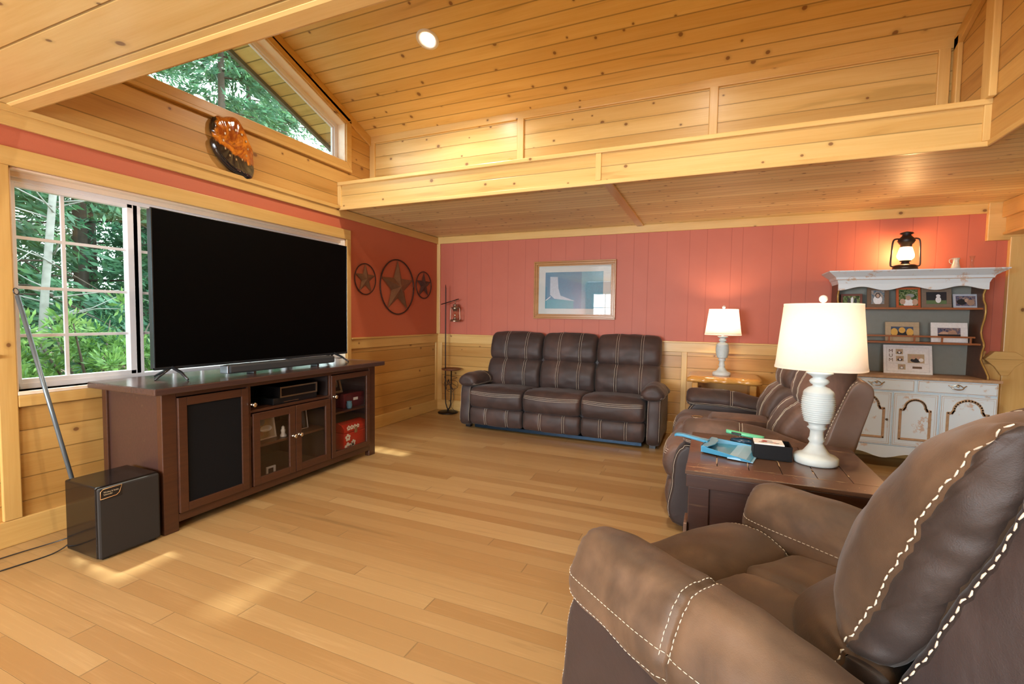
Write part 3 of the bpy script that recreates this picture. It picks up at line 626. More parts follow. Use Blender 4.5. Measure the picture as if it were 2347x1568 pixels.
# ================================================================== TV WALL
SX0, SX1, SY0, SY1 = 0.05, 0.66, -4.04, -2.145
st = thing('media_console', 'long dark mahogany media console with glass doors under the television', 'tv stand', (0.35, -3.09, 0))
st_off = Vector((-0.35, 3.09, 0))
def SB(m=None):
    b = MB(); b.T = Matrix.Translation(st_off)
    return b.mat(m or M_dwood)
SB(M_dtop).box(0.03, 0.715, -4.105, -2.065, 0.855, 0.895).obj('top', st, 0.006)
for (x, y) in ((SX1-0.05, SY0), (SX1-0.05, SY1-0.085), (SX0, SY0), (SX0, SY1-0.085)):
    SB().box(x, x+0.05, y, y+0.085, 0, 0.855).obj('leg', st, 0.004)
for y in (SY0+0.012, SY1-0.032): SB(M_dside).box(SX0+0.05, SX1-0.05, y, y+0.02, 0.10, 0.85).obj('side_panel', st, 0.003)
b = SB(); b.box(SX1-0.02, SX1, SY0+0.085, SY1-0.085, 0.055, 0.105); b.box(SX1-0.02, SX1, SY0+0.085, SY1-0.085, 0.825, 0.855)
for y in (-3.485, -2.725): b.box(SX1-0.02, SX1, y, y+0.025, 0.105, 0.825)
b.box(SX1-0.02, SX1, -3.46, -2.725, 0.635, 0.655); b.obj('face_frame', st, 0.003)
SB(M_dback).box(SX0, SX0+0.012, SY0+0.06, SY1-0.06, 0.10, 0.85).obj('back_panel', st)
SB(M_dback).box(SX0+0.01, SX1-0.02, SY0+0.03, SY1-0.03, 0.085, 0.105).obj('bottom', st)
for (y0_, y1_, z) in ((-3.475, -2.715, 0.640), (-3.475, -2.715, 0.375), (-2.715, -2.16, 0.475)): SB().box(SX0+0.02, SX1-0.03, y0_, y1_, z-0.009, z+0.009).obj('shelf', st, 0.002)
for y in (-3.475, -2.715): SB(M_dback).box(SX0+0.02, SX1-0.025, y-0.01, y+0.01, 0.10, 0.85).obj('divider', st)
def door(y0_, y1_, z0_, z1_, w_, fill, knob_y, knob_z, lab=None):
    b = SB(); frame_yz(b, SX1-0.004, SX1+0.016, y0_, y1_, z0_, z1_, w_); d = b.obj('door', st, 0.003)
    SB(fill).box(SX1+0.002, SX1+0.006, y0_+w_-0.004, y1_-w_+0.004, z0_+w_-0.004, z1_-w_+0.004).obj('door_panel', d)
    k = SB(M_nick); k.T = Matrix.Translation(st_off+Vector((SX1+0.016, knob_y, knob_z))) @ Matrix.Rotation(radians(90), 4, 'Y')
    k.lathe([(0.011, 0), (0.012, 0.004), (0.006, 0.008), (0.006, 0.016), (0.013, 0.022), (0.017, 0.030), (0.014, 0.038), (0.001, 0.041)], n=20); k.obj('knob', d)
M_mesh = plain('black_speaker_cloth', (0.009, 0.009, 0.010), 0.9, var=0.5, scale=500, spec=0.1)
M_cgl = glass('cabinet_glass', (0.97, 0.96, 0.95))
door(-3.955, -3.488, 0.110, 0.820, 0.052, M_mesh, -3.465+0.0, 0.70)
door(-3.455, -3.092, 0.110, 0.630, 0.055, M_cgl, -3.118, 0.40); door(-3.088, -2.728, 0.110, 0.630, 0.055, M_cgl, -3.062, 0.40)
door(-2.715, -2.235, 0.110, 0.820, 0.045, M_cgl, -2.695, 0.64)
# television
tv = thing('television', 'large black flat screen television standing in front of the window', 'television', (0.30, -3.005, 0.895))
b = MB().mat(M_black).box(-0.045, 0.0, -0.865, 0.865, 0.068, 1.105); b.obj('back_housing', tv, 0.006)
b = MB().mat(plain('dark_bezel', (0.05, 0.06, 0.07), 0.25, 0.7)); frame_yz(b, -0.002, 0.012, -0.87, 0.87, 0.065, 1.11, 0.006); b.box(-0.002, 0.013, -0.87, 0.87, 0.062, 0.080); b.obj('bezel', tv, 0.001)
M_scr = plain('screen_black', (0.0008, 0.0008, 0.001), 0.55, var=0, spec=0.06)
MB().mat(M_scr).box(0.0, 0.010, -0.864, 0.864, 0.078, 1.105).obj('screen', tv)
for y in (-0.76, 0.70):
    b = MB().mat(M_black)
    for (x, dy) in ((0.20, 0.0), (-0.15, -0.0)):
        b.tube([(-0.02, y, 0.085), (0.02 if x > 0 else -0.04, y, 0.070), (x*0.5, y-0.03*dy, 0.045), (x, y-0.02, 0.007)], [0.010, 0.011, 0.010, 0.007], 8)
    b.tube([(0.0, y, 0.075), (0.03, y-0.12, 0.004)], [0.010, 0.006], 8); b.obj('stand_leg', tv)
# soundbar
sb = thing('soundbar', 'long black soundbar on the console top in front of the television', 'soundbar', (0.50, -3.03, 0.895))
MB().mat(plain('grey_black_cloth', (0.035, 0.04, 0.045), 0.6, var=0.3, scale=400)).box(-0.045, 0.045, -0.50, 0.49, 0.018, 0.078).obj('body', sb, 0.012)
MB().mat(M_steel).box(-0.04, 0.04, -0.512, -0.50, 0.020, 0.076).obj('end_cap', sb, 0.004)
for y in (-0.30, 0.30): MB().mat(M_black).box(-0.035, 0.04, y-0.012, y+0.012, 0, 0.02).obj('foot', sb, 0.003)
# things in the console
def frame_photo(name, label, loc, rz, w_, h_, fw, fm, pics, tilt=12, mat_=None, group=None, dep=0.016, cat='picture frame', back=None):
    """standing photo frame, local: picture faces -y, base at z=0"""
    t = thing(name, label, cat, loc, rz, group); R = Matrix.Rotation(-radians(tilt), 4, 'X')
    b = MB(); b.T = R; b.mat(fm)
    b.box(-w_/2, w_/2, 0, dep, 0, fw); b.box(-w_/2, w_/2, 0, dep, h_-fw, h_); b.box(-w_/2, -w_/2+fw, 0, dep, fw, h_-fw); b.box(w_/2-fw, w_/2, 0, dep, fw, h_-fw); b.obj('frame', t, 0.002)
    b = MB(); b.T = R; b.mat(back or M_dback); b.box(-w_/2+0.003, w_/2-0.003, dep*0.6, dep, 0.003, h_-0.003); b.obj('backing', t)
    b = MB().mat(back or M_dback)
    b.prism([(0.02, 0.0), (h_*0.42, 0.0), (h_*0.40, 0.006), (h_*sin(radians(tilt))*0.7+0.02, h_*0.7)], 'X', -w_*0.22, w_*0.22); b.obj('easel_back', t)
    b = MB(); b.T = R; iw, ih = w_-2*fw, h_-2*fw; k = 0
    b.mat(mat_ or pics[0][5]).box(-iw/2, iw/2, 0.006, 0.008, fw, h_-fw); k = 0
    for (cx_, cy_, rx, ry, shp, m_) in pics:
        k += 1; yy = 0.0058-0.00035*k; X = lambda u: -iw/2+iw*u; Z = lambda v: fw+ih*v
        b.mat(m_)
        if shp == 'r': b.poly([(X(cx_-rx), yy, Z(cy_-ry)), (X(cx_+rx), yy, Z(cy_-ry)), (X(cx_+rx), yy, Z(cy_+ry)), (X(cx_-rx), yy, Z(cy_+ry))])
        else: b.poly([(X(cx_+rx*cos(a*pi/8)), yy, Z(cy_+ry*sin(a*pi/8))) for a in range(16)])
    b.obj('photo', t); return t
def col(r, g, b_, ro=0.5): return plain('paint_%02d_%02d_%02d' % (int(r*99), int(g*99), int(b_*99)), (r, g, b_), ro, var=0.15, scale=60)
SK, SK2, HR, WHT, BLU, GRN, BLK, GRY = col(.55, .36, .26), col(.42, .26, .18), col(.05, .035, .03), col(.84, .85, .86), col(.06, .10, .18), col(.12, .19, .08), col(.02, .02, .025), col(.30, .32, .33)
def photo_mat(name, seed, cols, sc=45):
    t = NT(name); v = t.obj(); n = t.noise(t.math('ADD', v, seed) if False else v, sc, 3, 0.6, 1.0); k = len(cols)
    c = t.ramp(n, [(0.30+0.40*i/(k-1), cols[i]) for i in range(k)]); return t.out(c, 0.25, 0, 0.4)
PH1 = photo_mat('photo_garden', 1, [(.02, .04, .02), (.06, .12, .04), (.20, .24, .10), (.40, .42, .36)]); PH2 = photo_mat('photo_group', 2, [(.03, .035, .06), (.10, .12, .22), (.30, .20, .16), (.45, .38, .36)], 60)
PH3 = photo_mat('photo_beach', 3, [(.08, .12, .16), (.20, .26, .30), (.38, .30, .24), (.50, .46, .42)], 40)
YEL, TAN = col(.75, .45, .10), col(.50, .40, .26)
dv = thing('dvd_player', 'black disc player with silver trim in the open console bay', 'dvd player', (0.485, -3.03, 0.649))
MB().mat(M_black).box(-0.16, 0.13, -0.21, 0.21, 0, 0.05).obj('lower_deck', dv, 0.004)
MB().mat(M_gloss).box(-0.13, 0.15, -0.17, 0.19, 0.052, 0.135).obj('upper_deck', dv, 0.004)
b = MB().mat(M_nick); frame_yz(b, 0.149, 0.156, -0.17, 0.19, 0.053, 0.134, 0.011); b.obj('silver_trim', dv)
MB().mat(M_nick).box(0.13, 0.134, -0.12, 0.02, 0.012, 0.017).obj('disc_tray', dv)
frame_photo('picture_frame', 'pale silver photo frame leaning on the upper right console shelf', (0.47, -2.425, 0.616), radians(90), 0.12, 0.17, 0.022, col(.55, .50, .42), [(.5, .5, .5, .5, 'r', HR), (.5, .55, .28, .3, 'e', GRY), (.5, .6, .16, .2, 'e', SK)], 16)
bx_ = MB().mat(plain('maroon_leatherette', (0.10, 0.008, 0.012), 0.4)); bx_.box(0.40, 0.57, -2.46, -2.19, 0.484, 0.615)
o = bx_.obj('keepsake_box', None, 0.006); tag(o, 'dark red box with a small pale label on the console shelf', 'box')
MB().mat(WHT).box(0.570, 0.5715, -2.34, -2.28, 0.545, 0.570).obj('paper_label', o)
vz = MB().mat(plain('blue_glaze', (0.10, 0.25, 0.36), 0.2), True); vz.lathe([(0.001, 0), (0.018, 0), (0.024, 0.012), (0.026, 0.04), (0.021, 0.058), (0.024, 0.068), (0.018, 0.067), (0.017, 0.05)], (0.60, -2.425, 0.484), 24)
tag(vz.obj('small_jar'), 'small blue glazed jar in front of the dark red box', 'jar')
lb = thing('tin_lunchbox', 'bright red tin box with white flower stickers on the bottom right console shelf', 'box', (0.52, -2.36, 0.105))
b = MB().mat(plain('red_tin', (0.50, 0.015, 0.008), 0.25)); b.box(-0.09, 0.09, -0.14, 0.17, 0, 0.16); b.obj('body', lb, 0.012)
b = MB().mat(plain('red_tin')if False else MATS['red_tin'], True); b.prism([(0.09, 0.162), (0.09, 0.20), (0.06, 0.235), (0, 0.25), (-0.06, 0.235), (-0.09, 0.20), (-0.09, 0.162)], 'Y', -0.14, 0.17); b.obj('lid', lb, 0.006)
MB().mat(M_nick).box(0.09, 0.097, -0.015, 0.02, 0.145, 0.20).obj('clasp', lb, 0.002)
MWS = col(.8, .78, .68)
def flower(mb, c, r):
    for k in range(5):
        a = k*2*pi/5+0.4; mb.poly([(c[0], c[1]+r*0.75*cos(a)+r*0.5*cos(q*pi/5), c[2]+r*0.75*sin(a)+r*0.5*sin(q*pi/5)) for q in range(10)])
for (y, z, r) in ((-0.10, 0.12, 0.028), (-0.03, 0.06, 0.024), (-0.10, 0.035, 0.034), (-0.05, 0.03, 0.028)):
    b = MB().mat(MWS); flower(b, (0.0945, y, z), r); b.obj('flower_sticker', lb)
b = MB().mat(MWS)
for (y, x, r) in ((-0.09, 0.075, 0.02), (-0.05, 0.072, 0.018), (-0.01, 0.076, 0.018), (0.03, 0.072, 0.016)):
    b.poly([(x+r*cos(q*pi/6), y+r*sin(q*pi/6)*1.5, 0.2362-abs(x)*0.0+0.0) for q in range(12)]) if False else flower(b, (0.0945, y, 0.205), r)
b.obj('flower_sticker', lb)
frame_photo('picture_frame', 'pale scrapbook style photo frame behind the left glass door', (0.53, -3.24, 0.384), radians(90), 0.20, 0.19, 0.012, col(.62, .50, .38), [(.5, .5, .5, .5, 'r', TAN), (.4, .75, .2, .18, 'e', GRY), (.6, .4, .3, .15, 'e', WHT), (.3, .2, .15, .1, 'e', SK)], 10)
frame_photo('picture_frame', 'thin-edged snapshot frame of people behind the right glass door', (0.52, -2.90, 0.384), radians(90), 0.16, 0.20, 0.006, WHT, [(.5, .5, .5, .5, 'r', BLK), (.35, .7, .22, .18, 'e', SK), (.3, .3, .2, .25, 'e', GRY), (.75, .4, .12, .4, 'e', BLU)], 8)
fg = MB().mat(col(.62, .58, .52), True); fg.lathe([(0.001, 0), (0.022, 0), (0.024, 0.01), (0.014, 0.03), (0.018, 0.05), (0.012, 0.065), (0.014, 0.075), (0.001, 0.088)], (0.58, -3.125, 0.384), 18); tag(fg.obj('figurine'), 'small pale figurine beside the frame behind the left glass door', 'figurine')
fg = MB().mat(col(.5, .46, .42)); frame_yz(fg, 0.55, 0.562, -3.26, -3.18, 0.1055, 0.175, 0.014); tag(fg.obj('snapshot_holder', None, 0.002), 'tiny pale square frame on the bottom shelf behind the left glass door', 'picture frame')

# subwoofer, cords, pole
sw = thing('subwoofer', 'glossy black subwoofer cube on the floor at the left end of the console', 'subwoofer', (0.52, -4.215, 0))
MB().mat(M_gloss).box(-0.165, 0.135, -0.155, 0.150, 0.012, 0.402).obj('cabinet', sw, 0.008)
MB().mat(plain('black_grille_cloth', (0.018, 0.015, 0.013), 0.75, var=0.4, scale=600)).box(0.130, 0.152, -0.152, 0.150, 0.012, 0.396).obj('front_grille', sw, 0.010)
sk = MB().mat(M_black); sk.box(0.1525, 0.1535, -0.140, -0.045, 0.332, 0.392); so = sk.obj('sticker', sw)
b = MB().mat(M_gold, True); ps = [(-0.142, 0.338), (-0.142, 0.378), (-0.130, 0.390), (-0.042, 0.392), (-0.056, 0.352), (-0.070, 0.342)]
b.tube([(0.154, y, z) for y, z in ps+[ps[0]]], 0.0012, 6); b.obj('sticker_border', so)
def text(body, name, parent, loc, rot, size, m, ext=0.0004, align='LEFT', sx=1.0):
    c = bpy.data.curves.new(name, 'FONT'); c.body = body; c.size = size; c.extrude = ext; c.align_x = align
    tmp = bpy.data.objects.new(name+'_src', c); COL.objects.link(tmp); bpy.context.view_layer.update()
    me = bpy.data.meshes.new_from_object(tmp.evaluated_get(bpy.context.evaluated_depsgraph_get())); bpy.data.objects.remove(tmp); bpy.data.curves.remove(c)
    me.materials.clear(); me.materials.append(m)
    o = bpy.data.objects.new(name, me); COL.objects.link(o); o.parent = parent; o.location = loc; o.rotation_euler = rot; o.scale = (sx, 1, 1); return o
text('Wireless & Active\nSubwoofer', 'lettering', so, (0.1545, -0.128, 0.368), (radians(90), 0, radians(90)), 0.0125, TAN, sx=0.75)
for k in range(4): MB().mat(M_black).box(-0.14 if k % 2 else 0.10, -0.11 if k % 2 else 0.13, -0.13 if k < 2 else 0.10, -0.10 if k < 2 else 0.13, 0, 0.014).obj('foot', sw)
for i, pts in enumerate((((0.33, -4.30, 0.06), (0.22, -4.38, 0.02), (0.16, -4.60, 0.006), (0.20, -4.90, 0.006), (0.10, -5.3, 0.006)),
                         ((0.36, -4.34, 0.05), (0.34, -4.42, 0.006), (0.33, -4.60, 0.006), (0.30, -4.85, 0.006), (0.35, -5.3, 0.006)))):
    b = MB().mat(M_black, True); b.tube(catmull(pts, 8, False), 0.0035, 6)
    tag(b.obj('power_cord'), ('black power cord on the floor closest to the baseboard', 'black power cord on the floor leaving the subwoofer, farther from the baseboard')[i], 'cord')
pl = thing('broom_handle', 'slim grey pole with hanging loop leaning on the window beside the subwoofer', 'pole', (0.0, 0, 0))
p0, p1 = Vector((0.262, -4.225, 0.0)), Vector((0.030, -4.410, 1.42))
b = MB().mat(plain('grey_blue_enamel', (0.13, 0.16, 0.18), 0.28, 0.4), True); b.tube([p0, p1], 0.011, 14); b.obj('shaft', pl)
d = (p1-p0).normalized(); b = MB().mat(M_black, True); c = p1+d*0.022; s_ = d.cross(Vector((1, 0, 0))).normalized()
b.tube([c+d*0.018*cos(a)+s_*0.011*sin(a) for a in [k*pi/8 for k in range(17)]], 0.003, 6); b.obj('hanging_loop', pl)
# burl slab on the gable
def burl():
    t = NT('burl_resin'); x = t.sep(t.obj()); v = t.obj()
    n = t.noise(v, 9, 4, 0.6, 1.5); n2 = t.noise(v, 30, 3)
    c = t.mix(t.step(n, 0.35, 0.65), (0.28, 0.05, 0.008), (0.72, 0.24, 0.02)); c = t.mix(t.math('MULTIPLY', t.step(n2, 0.62, 0.7), 0.6), c, (0.10, 0.02, 0.01))
    low = t.math('ADD', x[2], t.math('MULTIPLY_ADD', n, 0.10, -0.05)); lo = t.math('MULTIPLY', x[1], 0.35)
    c = t.mix(t.step(t.math('ADD', low, lo), -0.075, -0.055), (0.012, 0.010, 0.012), c)
    c = t.mix(t.step(t.math('SUBTRACT', t.math('MULTIPLY_ADD', n, 0.07, x[1]), t.math('MULTIPLY', x[2], 0.15)), -0.125, -0.105), (0.015, 0.010, 0.010), c)
    t.bump(n, 0.15, 0.01); return t.out(c, 0.08, 0, 0.6, Coat_Weight=1.0, Coat_Roughness=0.04)
out_ = [(-0.02, 0.225), (0.04, 0.235), (0.09, 0.20), (0.13, 0.13), (0.155, 0.08), (0.19, 0.02), (0.195, -0.08), (0.20, -0.15), (0.185, -0.21), (0.13, -0.235), (0.08, -0.215), (0.03, -0.21), (-0.02, -0.19), (-0.08, -0.15), (-0.14, -0.085), (-0.165, -0.01), (-0.145, 0.03), (-0.165, 0.08), (-0.155, 0.15), (-0.12, 0.195), (-0.07, 0.20)]
bu = thing('burl_slab', 'polished orange and black burl wood slab hanging on the gable boards', 'wall art', (0, -3.115, 2.675))
P_ = [(p[0], p[1]) for p in catmull([(y, z, 0) for y, z in out_], 4)]
b = MB().mat(burl(), True); rr = []
for x, s_ in ((0.004, 0.97), (0.02, 1.0), (0.040, 0.97), (0.052, 0.90), (0.056, 0.78), (0.057, 0.4), (0.057, 0.05)):
    rr.append([(x+0.004*noise.noise(Vector((y*30, z*30, s_*3))), y*s_, z*s_) for y, z in P_])
b.loft(rr); b.obj('slab', bu)
for k in range(12):
    a = k*pi/6; b = MB().mat(M_nick); b.box(0.056, 0.061, 0.02+0.105*sin(a)-0.006, 0.02+0.105*sin(a)+0.006, 0.01+0.115*cos(a)-0.008, 0.01+0.115*cos(a)+0.008); b.obj('hour_marker', bu)
# stars
def star(name, label, y, z, R_, rw, ms, lit):
    t = thing(name, label, 'wall art', (0.0, y, z), 0, 'ringed metal stars on the red wall')
    b = MB().mat(M_rust, True); b.tube([(0.012, R_*cos(a), R_*sin(a)) for a in [k*pi/24 for k in range(49)]], rw, 8); b.obj('ring', t)
    b = MB().mat(ms, False); ti = []; ap = (0.012+R_*0.16, 0, 0)
    for k in range(10):
        a = pi/2+k*pi/5; r = R_*0.98 if k % 2 == 0 else R_*0.40; ti.append((0.012, r*cos(a), r*sin(a)))
    for k in range(10):
        b.poly([ti[k], ti[(k+1) % 10], ap]); b.poly([ti[(k+1) % 10], ti[k], (0.006, 0, 0)])
    b.obj('star', t)
M_rust = plain('rusty_ring', (0.075, 0.035, 0.028), 0.5, 0.5, var=0.5, scale=40)
star('metal_star', 'small ringed metal star closest to the window casing', -1.517, 1.742, 0.172, 0.006, plain('bronze_star', (0.24, 0.13, 0.075), 0.42, 0.5, var=0.25), 1)
star('metal_star', 'largest ringed metal star, middle of the three on the red wall', -0.928, 1.690, 0.335, 0.008, MATS['bronze_star'], 1)
star('metal_star', 'small ringed metal star closest to the room corner', -0.360, 1.752, 0.178, 0.007, plain('dark_star', (0.09, 0.045, 0.04), 0.5, 0.4, var=0.3), 1)
# floor lamp with hanging lantern and round tray
fp = thing('floor_lamp', 'black iron floor lamp with hanging lantern and small round tray in the corner', 'floor lamp', (0.255, -0.150, 0))
fp2 = thing
MB().mat(M_iron, True).lathe([(0.001, 0), (0.135, 0), (0.140, 0.008), (0.130, 0.018), (0.03, 0.026), (0.001, 0.028)], (0.02, 0, 0), 36).obj('base', fp)
b = MB().mat(M_iron, True)
b.tube([(-0.030, 0.0, 1.77), (-0.027, 0, 1.72), (-0.025, 0, 1.0), (-0.022, 0, 0.25), (-0.015, 0, 0.13), (0.01, 0, 0.06), (0.03, 0, 0.05), (0.05, 0, 0.07), (0.065, 0, 0.13), (0.068, 0, 0.25), (0.07, 0, 0.60)], [0.003, 0.007]+[0.008]*9, 10)
b.tube([(0.02, 0, 0.02), (0.02, 0, 0.055)], 0.012, 10); b.obj('pole', fp)
MB().mat(M_iron, True).tube([(-0.085, -0.02, 1.50), (0.16, 0.03, 1.575)], 0.006, 8).obj('arm', fp)
MB().mat(plain('brown_tray', (0.17, 0.06, 0.03), 0.4), True).lathe([(0.001, 0.60), (0.12, 0.60), (0.135, 0.608), (0.135, 0.622), (0.128, 0.622), (0.12, 0.612), (0.001, 0.610)], (0.07, 0, 0), 36).obj('tray', fp)
random.seed(5)
b = MB().mat(M_black, True)
for k in range(4):
    pts = [(0.06+random.uniform(-.09, .12), random.uniform(-.05, .0), 0.42+random.uniform(-.12, .10)) for _ in range(5)]; b.tube(catmull(pts, 6, False), 0.003, 5)
b.tube(catmull([(0.1, -0.02, 0.35), (0.13, -0.03, 0.22), (0.10, -0.04, 0.10), (0.15, 0.02, 0.01)], 6, False), 0.003, 5); b.obj('cord', fp)
M_lgl = glass('lantern_glass', (0.95, 0.90, 0.82), 0.02)
def frosted():
    t = NT('warm_frosted_glass'); a = t.add('ShaderNodeBsdfTransparent'); b_ = t.add('ShaderNodeBsdfTranslucent'); b_.inputs[0].default_value = (0.95, 0.85, 0.65, 1)
    m_ = t.add('ShaderNodeMixShader'); m_.inputs[0].default_value = 0.25; t.l.new(a.outputs[0], m_.inputs[1]); t.l.new(b_.outputs[0], m_.inputs[2]); t.l.new(m_.outputs[0], t.n['Material Output'].inputs[0]); return t.m
def lantern(parent, c, s, m, n=28, hook=False, glow=None):
    """hurricane lantern; c = base centre, s = height"""
    T = Matrix.Translation(Vector(c)) @ Matrix.Scale(s, 4)
    def NB(mm, sm=True): b = MB().mat(mm, sm); b.T = T; return b
    NB(m).lathe([(0.001, 0), (0.26, 0), (0.27, 0.02), (0.25, 0.10), (0.20, 0.125), (0.10, 0.14), (0.08, 0.20), (0.12, 0.215), (0.12, 0.235), (0.001, 0.24)], n=n).obj('fuel_tank', parent)
    NB(frosted() if glow else M_lgl).lathe([(0.11, 0.235), (0.175, 0.30), (0.185, 0.37), (0.15, 0.50), (0.115, 0.585)], n=n, cap=False).obj('glass_globe', parent)
    NB(m).lathe([(0.12, 0.58), (0.125, 0.65), (0.15, 0.67), (0.19, 0.74), (0.17, 0.80), (0.11, 0.86), (0.09, 0.90), (0.15, 0.93), (0.13, 0.955), (0.03, 0.985), (0.001, 0.99)], n=n).obj('chimney_cap', parent)
    b = NB(m)
    for sgn in (-1, 1): b.tube(catmull([(sgn*0.14, 0, 0.80), (sgn*0.245, 0, 0.79), (sgn*0.285, 0, 0.70), (sgn*0.30, 0, 0.40), (sgn*0.31, 0, 0.14), (sgn*0.27, 0, 0.09), (sgn*0.2, 0, 0.085)], 6, False), 0.022, 8)
    b.tube([(0.12*cos(a), 0.12*sin(a), 0.30) for a in [k*pi/12 for k in range(25)]], 0.006, 6) if False else None
    b.obj('side_tube', parent)
    b = NB(glow or M_nick); b.lathe([(0.001, 0.27), (0.04, 0.29), (0.06, 0.36), (0.045, 0.42), (0.001, 0.45)], n=16); b.obj('bulb', parent)
    if hook: NB(m).tube([(0, 0, 0.98), (0, 0, 1.22)], 0.02, 8).obj('hook', parent)
lt = thing('hanging_lantern', 'small antique bronze lantern hanging from the corner floor lamp arm', 'lantern', (0.37, -0.135, 1.265))
M_ant = plain('antique_bronze', (0.34, 0.25, 0.18), 0.3, 0.85)
lantern(lt, (0, 0, 0), 0.245, M_ant, hook=True)
# framed print
pc = thing('framed_print', 'pine-framed blue print under glass on the red back wall above the sofa', 'picture', (2.0, -0.002, 1.69))
M_fpine = wood('frame_pine', 'X', 'Z', a=(0.48, 0.24, 0.07), b=(0.34, 0.15, 0.04), knots=0.3, tone=0, rough=0.3)
b = MB().mat(M_fpine); X0, X1, Z0, Z1 = -0.527, 0.527, -0.365, 0.365
for (i0, i1, d0, mm) in ((0.0, 0.018, 0.030, None), (0.018, 0.045, 0.022, None), (0.045, 0.062, 0.014, None)):
    b.box(X0+i0, X1-i0, -d0, 0, Z1-i1, Z1-i0); b.box(X0+i0, X1-i0, -d0, 0, Z0+i0, Z0+i1); b.box(X0+i0, X0+i1, -d0, 0, Z0+i1, Z1-i1); b.box(X1-i1, X1-i0, -d0, 0, Z0+i1, Z1-i1)
b.obj('frame', pc, 0.003)
MB().mat(plain('mat_board', (0.62, 0.64, 0.62), 0.6, var=0.03)).box(X0+0.05, X1-0.05, -0.006, 0, Z0+0.05, Z1-0.05).obj('mat_board', pc)
b = MB().mat(col(.10, .33, .45)); b.box(-0.375, 0.37, -0.0075, 0, -0.235, 0.225); b.mat(col(.05, .20, .33)); b.box(-0.375, 0.10, -0.008, 0, -0.235, 0.225); b.mat(col(.04, .28, .36)); b.box(-0.375, 0.0, -0.0084, 0, -0.235, -0.12)
b.mat(col(.45, .52, .60)); b.poly([(-0.31, -0.009, 0.17), (-0.21, -0.009, 0.165), (-0.20, -0.009, 0.02), (-0.17, -0.009, -0.07), (0.02, -0.009, -0.14), (-0.25, -0.009, -0.11), (-0.31, -0.009, -0.06)])
b.mat(WHT).poly([(-0.37, -0.0092, -0.13), (-0.365, -0.0092, -0.135), (-0.30, -0.0092, -0.085), (-0.305, -0.0092, -0.08)]); b.obj('print', pc)
MB().mat(glass('picture_glass', (0.98, 0.99, 0.99))).box(X0+0.05, X1-0.05, -0.0125, -0.0105, Z0+0.05, Z1-0.05).obj('glass_pane', pc)

# back lamp table (live edge pine)
lt_ = thing('log_side_table', 'pine slab side table against the wall holding the smaller lamp', 'side table', (3.74, -0.33, 0))
M_slab = wood('pine_slab', 'X', 'Y', a=(0.72, 0.38, 0.10), b=(0.52, 0.24, 0.05), knots=0.5, tone=0, rough=0.2, coat=0.5)
b = MB().mat(M_slab, True); rr = []
for k in range(17):
    x = -0.345+0.69*k/16; f_ = -0.275+0.02*sin(k*1.3)+0.012*sin(k*2.9); e_ = 0.012 if k in (0, 16) else 0
    rr.append([(x, f_+e_, 0.700), (x, f_-0.02+e_, 0.72), (x, f_+0.01+e_, 0.752-e_), (x, f_+0.04, 0.758-e_), (x, 0.27, 0.758-e_), (x, 0.275, 0.695+e_), (x, 0.0, 0.690+e_)])
b.loft(rr); b.obj('slab_top', lt_)
for x in (-0.27, 0.27): MB().mat(M_slab).box(x-0.03, x+0.03, -0.21, 0.22, 0, 0.69).obj('leg', lt_, 0.01)
MB().mat(M_slab).box(-0.24, 0.24, -0.17, 0.18, 0.20, 0.225).obj('shelf', lt_, 0.005)

# ================================================================== TABLE LAMPS
M_lwhite = plain('chalk_white_paint', (0.60, 0.69, 0.70), 0.45, var=0.06)
def shade_mat():
    t = NT('linen_shade'); v = t.obj(); x = t.sep(v)
    wv = t.noise(t.comb(t.math('MULTIPLY', x[0], 500), t.math('MULTIPLY', x[1], 500), t.math('MULTIPLY', x[2], 90)), 1, 2)
    wv2 = t.noise(t.comb(t.math('MULTIPLY', x[0], 60), t.math('MULTIPLY', x[1], 60), t.math('MULTIPLY', x[2], 600)), 1, 2)
    c = t.mix(t.math('MULTIPLY_ADD', wv, 0.5, t.math('MULTIPLY', wv2, 0.5)), (0.80, 0.75, 0.69), (0.92, 0.88, 0.83))
    df = t.add('ShaderNodeBsdfDiffuse'); tl = t.add('ShaderNodeBsdfTranslucent'); t.l.new(c, df.inputs[0]); t.l.new(c, tl.inputs[0])
    mx = t.add('ShaderNodeMixShader'); mx.inputs[0].default_value = 0.42; t.l.new(df.outputs[0], mx.inputs[1]); t.l.new(tl.outputs[0], mx.inputs[2])
    t.l.new(mx.outputs[0], t.n['Material Output'].inputs[0]); return t.m
M_shade = shade_mat()
M_bulb = emit('lamp_bulb', (1.0, 0.78, 0.55, 1), 12)
BODY = [(0.001, 0), (0.092, 0), (0.095, 0.006), (0.095, 0.030), (0.086, 0.038), (0.060, 0.048), (0.050, 0.060), (0.034, 0.085), (0.028, 0.10), (0.036, 0.112), (0.030, 0.125), (0.028, 0.155), (0.034, 0.165), (0.042, 0.172), (0.034, 0.180), (0.040, 0.195)]
def lampbody(n_ribs=14):
    p = list(BODY)
    for k in range(n_ribs):
        t = k/(n_ribs-1); r = 0.046+0.022*sin(pi*(0.10+0.62*t)); z = 0.200+0.13*t; p += [(r, z), (r+0.0045, z+0.0028), (r, z+0.0056)]
    p += [(0.066, 0.340), (0.060, 0.352), (0.045, 0.366), (0.028, 0.374), (0.026, 0.380), (0.038, 0.388), (0.042, 0.398), (0.036, 0.408), (0.026, 0.414), (0.036, 0.424), (0.056, 0.436), (0.056, 0.440), (0.014, 0.443), (0.001, 0.443)]
    return p
